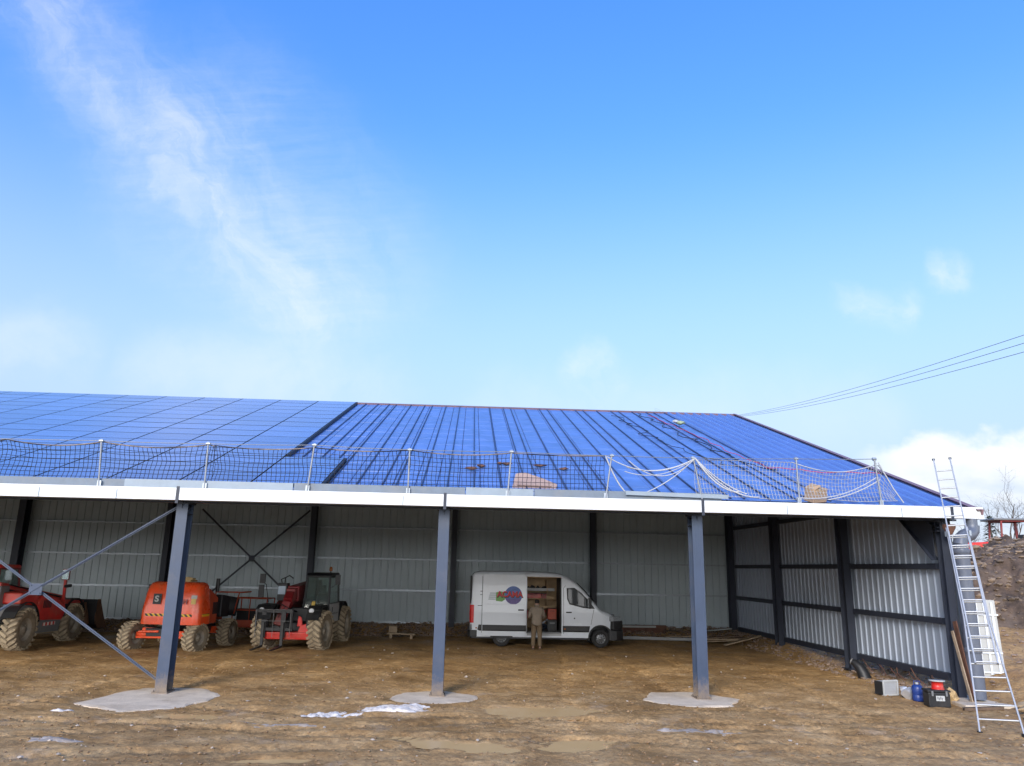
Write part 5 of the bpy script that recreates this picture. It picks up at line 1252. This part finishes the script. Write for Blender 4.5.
for yy2, s2 in ((.10, 1), (WV - .10, -1)):
    mb = MB(); mb.prism([(5.60, yy2), (5.72, yy2 - .02 * s2), (5.90, yy2 + .16 * s2), (5.90, yy2 + .34 * s2), (5.6, yy2 + .3 * s2)], .98, 1.16, 'z'); vp(mb, 'headlight', 'lamp', bevel=.02)
MB().box((5.95, WV / 2, .86), (.08, 1.0, .22)).build('grille', 'dark', van, bevel=.02)
for yy2 in (.02, WV - .02):
    s2 = 1 if yy2 < 1 else -1
    MB().prism([(-.025, yy2 + .22 * s2), (-.025, yy2 + .09 * s2), (.03, yy2 + .012 * s2), (.17, yy2 - .018 * s2), (.17, yy2 + .05 * s2), (.02, yy2 + .2 * s2)], .86, 1.52, 'z').build('tail_light', 'redlens', van, bevel=.012)
mb = MB(); mb.prism([(-.09, .14), (.0, .03), (.34, -.012), (.34, .1), (.05, .2), (.05, WV - .2), (.34, WV - .1), (.34, WV + .012), (0, WV - .03), (-.09, WV - .14)], .36, .60, 'z'); vp(mb, 'rear_bumper', 'dkplastic', bevel=.02)
MB().prism([(-.02, .16), (-.012, .10), (.05, .10), (.05, WV - .10), (-.012, WV - .10), (-.02, WV - .16)], 1.55, 2.60, 'z').build('rear_window', 'dark', van, bevel=.01)
MB().prism([(.0, .12), (.12, .06), (3.6, .02), (3.6, 2.0), (.12, WV - .06), (0, WV - .12)], .30, .40, 'z').build('underbody', 'dark', van)
MB().prism([(3.6, .12), (4.75, .12), (4.75, WV - .12), (3.6, WV - .12)], .28, .40, 'z').build('underbody', 'dark', van)
# arches and wheels
for cx_, yy2 in ((5.24, -.004), (5.24, WV - .02)):
    mb = MB(); vs = []; fs = []
    nseg = 18
    for k in range(nseg + 1):
        a = rad(-10 + 200 * k / nseg)
        for rr in (.445, .49):
            for q in (0, .03): vs.append((cx_ + rr * math.cos(a), yy2 + q - .008, .36 + rr * math.sin(a)))
    for k in range(nseg):
        i = 4 * k; j = i + 4; fs += [(i, i + 2, j + 2, j), (i + 1, j + 1, j + 3, i + 3), (i, j, j + 1, i + 1), (i + 2, i + 3, j + 3, j + 2)]
    mb.add(vs, fs); vp(mb, 'arch_trim', 'dkplastic')
def van_wheel(x, y, out):
    s2 = -1 if out < 0 else 1
    h = MB().lathe([(.001, s2 * .09), (.06, s2 * .09), (.075, s2 * .07), (.075, -s2 * .05), (.001, -s2 * .05)], axis='y', n=16).build('wheel', 'alloy', van); h.location = (x, y, .345)
    ty = MB().lathe([(.20, -.10), (.24, -.12), (.325, -.115), (.345, -.08), (.347, 0), (.345, .08), (.325, .115), (.24, .12), (.20, .10)], axis='y', n=32).build('tyre', 'vtyre', h)
    rm = MB().lathe([(.21, s2 * .10), (.20, s2 * .085), (.185, s2 * .03), (.13, s2 * .055), (.08, s2 * .065), (.001, s2 * .06)], axis='y', n=32)
    rimo = rm.build('rim', 'alloy', h)
    hs = MB()
    for k in range(10):
        a = k * math.pi / 5; hs.lathe([(.001, 0), (.024, 0), (.024, .006), (.001, .006)], (.148 * math.cos(a), s2 * .05 - .003, .148 * math.sin(a)), 'y', 10)
    hs.build('rim_slot', 'dark', rimo)
for x in (1.41, 5.24):
    van_wheel(x, .16, -1); van_wheel(x, WV - .16, 1)
for x in (1.41, 5.24): MB().tube([(x, .25, .345), (x, WV - .25, .345)], .05, 8).build('axle', 'dark', van)
VAN_SHIFT = True
# interior
YI = WV - .22
MB().box((2.0, 1.03, .53), (3.50, 1.66, .04)).build('load_floor', 'grey', van)
MB().box((3.05, .13, .47), (1.32, .26, .09)).build('step_well', 'lgrey', van)
MB().box((2.0, 1.86, 1.57), (3.50, .03, 2.08)).build('bay_lining', 'ply', van); MB().box((3.745, 1.0, 1.57), (.03, 1.7, 2.08)).build('bulkhead', 'dark', van); MB().box((.27, 1.0, 1.57), (.03, 1.7, 2.08)).build('rear_lining', 'ply', van)
MB().box((2.0, 1.03, 2.60), (3.50, 1.66, .03)).build('ceiling_lining', 'ply', van)
MB().box((3.70, .35, 1.55), (.06, .5, 2.0)).build('door_pillar', 'dark', van, bevel=.02)
for z, m in ((.98, 'ply'), (1.38, 'ply'), (1.74, 'ply'), (2.06, 'lgrey')):
    s_ = MB(); s_.box((2.62, 1.52, z), (1.9, .62, .03)); s_.box((2.62, 1.215, z + .045), (1.9, .02, .11)); s_.build('shelf', m, van, bevel=.003)
for x in (1.68, 3.28): MB().box((x, 1.5, 1.5), (.03, .6, 1.95)).build('shelf_upright', 'ply', van)
def inv(name, label, cat, x, y, z, d, m, grp=None, kind='box'):
    tt = thing(name, label, cat, (VX + x - .2, VY + y, z), 0, grp)
    if kind == 'box':
        MB().box((0, 0, d[2] / 2), d).build('case', m, tt, bevel=.015); MB().box((0, 0, d[2] + .012), (d[0] * .96, d[1] * .96, .022)).build('lid', 'dark' if m != 'dark' else 'grey', tt, bevel=.006)
        MB().tube([(-d[0] * .25, -d[1] / 2, d[2] * .75), (-d[0] * .2, -d[1] / 2 - .03, d[2] * .8), (d[0] * .2, -d[1] / 2 - .03, d[2] * .8), (d[0] * .25, -d[1] / 2, d[2] * .75)], .01, 6).build('handle', 'dark', tt)
    return tt
inv('tool_case', 'long red tool case on the middle shelf inside the van', 'tool case', 2.72, 1.36, 1.756, (.62, .36, .18), 'red')
inv('cardboard_box', 'small pinkish box beside the red case on the van shelf', 'box', 2.42 - .12, 1.36, 1.756, (.18, .3, .17), 'cardp'); inv('tool_case', 'small dark red case at the right of the middle van shelf', 'tool case', 3.15, 1.36, 1.756, (.2, .36, .18), 'dred')
inv('tool_case', 'big red case low in the van, left of the man', 'tool case', 2.33, 1.30, .997, (.36, .5, .30), 'red'); inv('tool_case', 'big red case low in the van, right of the man', 'tool case', 2.98, 1.30, .997, (.42, .5, .32), 'red')
inv('tool_case', 'orange case standing on the van floor by the bulkhead', 'tool case', 3.42, .80, .99, (.34, .4, .40), 'dorange')
MB_ = MB(); MB_.box((0, 0, .21), (.38, .44, .42)); tt = thing('black_crate', 'black crate standing on the van floor under the orange case', 'crate', (VX + 3.22, VY + .80, .552)); MB_.build('crate_body', 'dkplastic', tt, bevel=.02); MB().box((0, -.225, .30), (.2, .012, .06)).build('crate_grip', 'grey', tt)
tt = thing('hand_tools', 'heap of dark hand tools on the top van shelf', 'tools', (VX + 2.55, VY + 1.4, 2.076)); mb = MB()
for k in range(14): jitter_rock(mb, (U(-.55, .55), U(-.12, .1), .06 + U(0, .04)), (U(.05, .12), .06, U(.04, .10)))
mb.build('tool_heap', 'dark', tt)
tt = thing('tool_bag', 'dark tool bag with silver tools at the foot of the van bay', 'bag', (VX + 2.85, VY + .75, .552)); mb = MB(); jitter_rock(mb, (0, 0, .16), (.24, .18, .18)); mb.build('bag_body', 'navy', tt)
mb = MB(); mb.tube([(-.2, -.1, .2), (.15, -.05, .40)], .02, 8); mb.tube([(.0, -.12, .28), (.3, -.02, .52)], .016, 8); mb.box((-.15, -.18, .2), (.16, .03, .05), Matrix.Rotation(.6, 3, 'Y')); mb.build('silver_tool', 'silver', tt)
# logo on the sliding door
ld = MB(); cx_, cz_, rr = 1.84, 1.90, .34
def disc(pts, off, nm, m, th=.004): return skin_poly(pts, off, nm, m, door, th)
circ = [(cx_ + rr * math.cos(2 * math.pi * k / 36), cz_ + rr * math.sin(2 * math.pi * k / 36)) for k in range(36)]
disc(circ, .078, 'logo_disc', 'lblue')
disc([(cx_ + (rr - .0) * math.cos(a) * .98, cz_ + rr * math.sin(a) * .98 ) for a in [rad(200 + 140 * k / 14) for k in range(15)]], .082, 'logo_swoosh', 'purple')
disc([(1.17, 1.68), (1.40, 1.66), (1.52, 1.74), (1.50, 2.00), (1.36, 2.04), (1.17, 2.00)], .0815, 'logo_leaf', 'lgreen')
for k in range(4): disc([(.86 + .02 * k, 1.72 + .075 * k), (1.18, 1.72 + .075 * k), (1.18, 1.765 + .075 * k), (.88 + .02 * k, 1.765 + .075 * k)], .078, 'logo_bar', 'lteal')
for dx, dz, m, off, sz in ((.012, -.014, 'dark', .092, .30), (0, 0, 'lred', .0985, .30)):
    o = lettering('ACAMA', sz, m, door, (1.70 + dx, side_y(1.7, 1.92) - off, 1.925 + dz), (rad(90 - 7), 0, 0), .94, off=.06 if m == 'dark' else .03)

# the long panels are measured 0.2 m too far forward: slide everything between the tail and the nose back
def vanx(x): return x if x <= 0 else interp([(0, 0), (.9, .7), (5.68, 5.48), (5.93, 5.93), (6.5, 6.5)], x)
def shift_tree(o):
    for c in kids(o):
        if abs(c.location.x) > .01: c.location.x = vanx(c.location.x)
        else:
            for v in c.data.vertices: v.co.x = vanx(v.co.x)
            shift_tree(c)
shift_tree(van)
# ------------------------------------------------------------------ man at the van door
def skinned(name, joints, edges, m, parent, sub=2):
    me_ = bpy.data.meshes.new(name); me_.from_pydata([j[0] for j in joints], edges, []); me_.update()
    o = bpy.data.objects.new(name, me_); COL.objects.link(o)
    md = o.modifiers.new('skin', 'SKIN'); md.use_smooth_shade = True
    if not me_.skin_vertices:
        bpy.context.view_layer.objects.active = o
    for sv, j in zip(me_.skin_vertices[0].data, joints):
        r_ = j[1]; sv.radius = r_ if isinstance(r_, tuple) else (r_, r_)
    me_.skin_vertices[0].data[0].use_root = True
    sb = o.modifiers.new('sub', 'SUBSURF'); sb.levels = sub; sb.render_levels = sub
    dg_ = bpy.context.evaluated_depsgraph_get(); m2 = bpy.data.meshes.new_from_object(o.evaluated_get(dg_)); bpy.data.objects.remove(o)
    for p in m2.polygons: p.use_smooth = True
    m2.materials.clear(); m2.materials.append(M[m]); o = bpy.data.objects.new(name, m2); COL.objects.link(o); o.parent = parent; return o
man = thing('person', 'man in beige jacket and khaki trousers, back turned, at the open van door', 'person', (2.70, 29.72, gz(2.7, 29.72)), rad(-4))
man.scale = (1.05, 1.05, 1.04)
J = []; E_ = []
def jn(p, r, to=None):
    J.append((p, r))
    if to is not None: E_.append((to, len(J) - 1))
    return len(J) - 1
pel = jn((0, 0, .95), (.12, .09)); wa = jn((0, .0, 1.10), (.135, .095), pel); ch = jn((0, .02, 1.30), (.165, .11), wa); nk0 = jn((0, .02, 1.46), (.08, .07), ch); nk = jn((0, .035, 1.52), .055, nk0)
hd1 = jn((0, .065, 1.60), (.072, .085), nk); hd2 = jn((0, .075, 1.68), (.078, .095), hd1); hd3 = jn((0, .07, 1.735), (.06, .07), hd2)
ns = jn((0, .165, 1.635), .014, hd1)
for s_ in (-1, 1):
    hp = jn((s_ * .095, .0, .86), .085, pel); kn = jn((s_ * .11, .015, .48), .062, hp); ca = jn((s_ * .115, -.02, .32), .056, kn); an = jn((s_ * .118, -.03, .09), .04, ca); to_ = jn((s_ * .135, .13, .035), (.042, .03), an)
    jn((s_ * .082, .06, 1.635), (.012, .02), hd1)
    sh = jn((s_ * .185, .02, 1.41), .062, ch); el = jn((s_ * .255, .06, 1.14), .045, sh); wr = jn((s_ * .21, .30, 1.09), .029, el); pm_ = jn((s_ * .20, .37, 1.085), (.036, .022), wr)
    for k, (dx, ln_) in enumerate(((-.03, .085), (-.01, .095), (.01, .09), (.03, .072))):
        f1 = jn((s_ * .20 + dx, .37 + ln_ * .55, 1.082), .0095, pm_); jn((s_ * .20 + dx, .37 + ln_ * .95, 1.055), .008, f1)
    th = jn((s_ * .165, .365, 1.078), .011, pm_); jn((s_ * .150, .405, 1.06), .009, th)
bodyp = skinned('body', J, E_, 'skin', man)
J = []; E_ = []
pz = jn((0, .0, .78), (.20, .148)); p0 = jn((0, .0, .90), (.205, .15), pz); p1 = jn((0, .0, 1.08), (.185, .135), p0); p2 = jn((0, .015, 1.30), (.20, .14), p1); p3 = jn((0, .02, 1.42), (.15, .11), p2); p4 = jn((0, .03, 1.49), .078, p3)
for s_ in (-1, 1):
    a = jn((s_ * .19, .02, 1.40), .085, p2); b = jn((s_ * .265, .055, 1.14), .066, a); c = jn((s_ * .215, .27, 1.09), .05, b)
jk = skinned('jacket', J, E_, 'jacket', man)
mb = MB(); mb.lathe([(.075, 0), (.095, .01), (.10, .05), (.085, .07)], (0, .03, 1.475), n=18); mb.build('collar', 'jacket', jk)
J = []; E_ = []
p0 = jn((0, .0, .98), (.185, .14))
for s_ in (-1, 1):
    a = jn((s_ * .095, .0, .82), .115, p0); b = jn((s_ * .112, .015, .48), .088, a); b2 = jn((s_ * .118, -.01, .28), .084, b); c = jn((s_ * .12, -.02, .10), .078, b2)
skinned('trousers', J, E_, 'trouser', man)
for s_ in (-1, 1):
    J = []; E_ = []; a = jn((s_ * .12, -.05, .05), (.05, .048)); b = jn((s_ * .126, .04, .045), (.052, .042), a); c = jn((s_ * .135, .16, .035), (.046, .032), b); jn((s_ * .119, -.035, .12), .05, a)
    skinned('boot', J, E_, 'boot', man, 1)
J = []; E_ = []; a = jn((0, .03, 1.56), (.082, .06)); b = jn((0, .04, 1.66), (.094, .09), a); jn((0, .06, 1.735), (.076, .085), b)
skinned('hair', J, E_, 'hair', man)

# ------------------------------------------------------------------ mound, tractor, trees, wires
def mound_mat():
    m = mat('dug_earth', (.085, .056, .038), .95, var=.75, scale=1.6, bump=.9, bscale=7, dirt=(.20, .155, .12), damt=.55, dscale=1.3); return m
M['earth'] = mound_mat()
MC = (21.9, 27.2)
def mz(X, Y):
    g = gheight(X, Y, False); a = np.arctan2(Y - MC[1], X - MC[0]); e = np.hypot((X - MC[0]) / 5.4, (Y - MC[1]) / 6.2) * (1 + .16 * np.sin(a * 3 + 1) + .1 * np.sin(a * 7))
    h = 2.95 * np.clip(1 - e, 0, 1) ** .85 * (1 - .22 * ss(1 - e, .55, 1.))
    on = ss(1 - e, 0, .2)
    return g + h + on * (1.0 * fbm(X / 1.3, Y / 1.3, 41, 6, .58) + .75 * np.abs(fbm(X / .55, Y / .55, 51, 5, .62))) - .12
me_mask = lambda X, Y: np.hypot((X - MC[0]) / 5.4, (Y - MC[1]) / 6.2) < 1.3
o = grid_mesh('earth_mound', np.arange(14.4, 28.2, .07), np.arange(18.8, 34.8, .07), mz, 'earth', me_mask); tag(o, None, None, kind='structure')
mb = MB()
for k in range(4200):
    a = U(0, 6.283); r_ = math.sqrt(U(0, 1)) * 1.02; x = MC[0] + 5.4 * r_ * math.cos(a); y = MC[1] + 6.2 * r_ * math.sin(a)
    s_ = .022 + .12 * random.random() ** 4; jitter_rock(mb, (x, y, float(mz(np.array([x]), np.array([y]))[0]) + s_ * .3), (s_ * U(.8, 1.5), s_ * U(.8, 1.4), s_ * U(.5, .9)))
tag(mb.build('mound_rubble', 'clod'), 'clods and stones over the dug earth mound', None, kind='stuff')
def rpos():
    x = U(12.6, 17.5); return (x, U(15.5, 24))
tag(scatter('path_rubble', 700, rpos, lambda: .012 + .06 * random.random() ** 4, 'rubble', .15), 'loose stones on the slope right of the ladder', None)
for i, (x, y, s_) in enumerate(((12.55, 17.15, .22), (12.2, 16.75, .16), (12.75, 17.6, .2))):
    mb = MB(); jitter_rock(mb, (0, 0, s_ * .4), (s_ * 1.5, s_, s_ * .7)); o = mb.build('boulder', mat('ochre_rock', (.40, .29, .17), .9, var=.35, scale=4, bump=.4) if i == 0 else bpy.data.materials['ochre_rock'], bevel=.01)
    o.location = (x, y, gz(x, y)); tag(o, ['large ochre rock on the ground behind the ladder feet', 'small ochre rock left of the others behind the ladder feet', 'ochre rock nearest the downpipe behind the ladder'][i], 'rock', 'ochre rocks behind the ladder')

def zt_(x, y): return float(gheight(np.array([x]), np.array([y]), False)[0])
tr = thing('tractor', 'red tractor with an open sided cab parked behind the earth mound', 'tractor', (26.1, 36.6, zt_(26.1, 36.6) - .02), rad(80))
mb = MB(); mb.prism([(.2, .75), (1.9, .75), (1.95, 1.2), (1.8, 1.45), (.2, 1.55)], -.38, .38, 'x'); hd_ = mb.build('hood', 'tred', tr, bevel=.05); MB().box((0, 1.96, 1.0), (.6, .03, .5)).build('grille', 'dark', hd_)
mb = MB(); mb.box((0, .2, .7), (.5, 2.6, .4)); mb.build('chassis', 'dark', tr)
for x in (-.8, .8):
    add_wheel(tr, x, -.85, .70, .40, .40, 16, .05); arc_guard(tr, x, -.85, .82, .46, 'tred', 10, 170)
for x in (-.7, .7): add_wheel(tr, x, 1.5, .46, .28, .26, 14, .04)
mb = MB()
for y in (.05, -1.15): mb.bar((-.60, y, 2.52), (.60, y, 2.52), .07, .06)
for x in (-.60, .60): mb.bar((x, -1.15, 2.52), (x, .05, 2.52), .06, .06)
for x in (-.62, .62):
    mb.bar((x, .15, 1.3), (x * .95, .05, 2.55), .08, .08); mb.bar((x, -1.2, 1.3), (x * .95, -1.15, 2.55), .10, .12)
mb.build('cab_frame', 'dred', tr, bevel=.01); MB().box((0, -.5, 2.60), (1.45, 1.85, .10)).build('cab_roof', 'grey', tr, bevel=.04)
mb = MB(); mb.box((0, -.85, 1.35), (.5, .5, .12)); mb.box((0, -1.08, 1.65), (.5, .1, .5)); mb.build('seat', 'dark', tr, bevel=.03); mb = MB(); mb.tube([(0, .1, 1.3), (0, -.25, 1.75)], .03, 8); mb.lathe([(.17, 0), (.19, .012), (.17, .024)], (0, -.27, 1.75), 'z', 18); mb.build('steering_wheel', 'dark', tr)
MB().tube([(.25, 1.2, 1.5), (.25, 1.2, 2.1)], .045, 8).build('exhaust', 'dark', tr)

def bare_tree(label, x, y, z, h, seed):
    rnd = random.Random(seed); t = thing('bare_tree', label, 'tree', (x, y, z), 0)
    tk = MB(); tw_ = MB()
    def grow(p, d, l, r, depth):
        n_ = 4; pts = [p]; q = p.copy(); dd = d.copy()
        for k in range(n_):
            dd = (dd + Vector((rnd.uniform(-1, 1), rnd.uniform(-1, 1), rnd.uniform(-.3, .7))) * .16).normalized(); q = q + dd * l / n_; pts.append(q.copy())
        (tk if depth < 2 else tw_).tube(pts, [r * .62 * (1 - .45 * k / n_) for k in range(n_ + 1)], 6 if depth < 2 else 3, cap=False)
        if depth >= 5: return
        for k in range(3 if depth else 5):
            i = rnd.randint(2, n_); a = rnd.uniform(0, 6.283); sp_ = rnd.uniform(.5, .95)
            o_ = dd.orthogonal().normalized(); o_.rotate(Matrix.Rotation(a, 3, dd)); nd = (dd * math.cos(sp_) + o_ * math.sin(sp_)).normalized()
            grow(pts[i], nd, l * rnd.uniform(.58, .8), r * .55 * (1 - .1 * k), depth + 1)
    grow(Vector((0, 0, -.2)), Vector((0, 0, 1)), h * .34, h * .022, 0)
    tk.build('trunk', 'bark', t); tw_.build('crown', 'bark', t)
bare_tree('leafless tree against the clouds above the red tractor', 38.0, 52, 3.6, 7.6, 4)
bare_tree('leafless tree at the right edge behind the red tractor', 42.5, 55, 3.6, 7.0, 9)
bare_tree('low leafless bush tree between downpipe and tractor', 33.2, 50, 3.2, 4.4, 12)
t = thing('conifer', 'small dark ragged conifer between gutter end and red tractor', 'tree', (33.8, 48, 3.4)); rnd = random.Random(5)
MB().tube([(0, 0, -.2), (.03, 0, 1.8), (0, .02, 3.3)], [.09, .06, .015], 8).build('trunk', 'bark', t)
mb = MB()
for k in range(520):
    f = rnd.random() ** .8; z = .5 + 2.9 * f; rr = (1 - f) * .95 + .08; a = rnd.uniform(0, 6.283); q = rr * math.sqrt(rnd.random()) * (.6 + .5 * abs(math.sin(a * 2.5 + z * 3)))
    c = Vector((q * math.cos(a), q * math.sin(a), z - q * .25)); d = Vector((math.cos(a), math.sin(a), rnd.uniform(-.5, .3))) * rnd.uniform(.12, .26); s_ = d.cross(Vector((0, 0, 1))).normalized() * .05
    mb.add([c - s_, c + d * .5 - s_ * 1.4, c + d, c + d * .5 + s_ * 1.4, c + s_], [(0, 1, 2, 3, 4)])
mb.build('crown', 'needle', t)
# hedge of scrub beyond the rise
def bush(label, x, y, s_, seed):
    rnd = random.Random(seed); mb = MB()
    for k in range(260):
        p = Vector((rnd.gauss(0, .45), rnd.gauss(0, .4), abs(rnd.gauss(.35, .3)))) * s_; d = Vector((rnd.uniform(-1, 1), rnd.uniform(-1, 1), rnd.uniform(-.2, 1.))).normalized() * .35 * s_
        mb.tube([p * .6, p, p + d], [.012 * s_ + .004, .01, .004], 3, cap=False)
    o = mb.build('scrub_bush', 'bark'); o.location = (x, y, zt_(x, y) - .1); tag(o, label, 'bush')
bush('brown leafless scrub on the rise right behind the downpipe elbow', 27.5, 42, 1.5, 1); bush('brown leafless scrub on the rise left of the red tractor wheel', 30.5, 46, 1.7, 2)
# overhead wires
D1 = Vector((.5997, .7575, .2579)); D1b = Vector((.6008, .7625, .2401)); D2 = Vector((.3443, .9186, .1943)); D2b = Vector((.3443, .9186, .1918)); O = Vector((0, 0, CH))
for k, f in enumerate((0, .48, 1)):
    p = O + D1.lerp(D1b, f) * 42; q = O + D2.lerp(D2b, f) * 92; d = q - p
    a = p - d * .45; b = p + d * 2.6; pts = []
    for i in range(41):
        s_ = i / 40; c = a.lerp(b, s_); u = (s_ * 3.05 - .45); pts.append(c + Vector((0, 0, 1.6 * (u) * (u - 1))))
    tag(MB().tube(pts, .015, 5).build('power_line', 'wire'), ['topmost of the three overhead wires crossing the sky at the right', 'middle one of the three overhead wires at the right', 'lowest of the three overhead wires at the right'][k], 'power line', 'overhead wires')
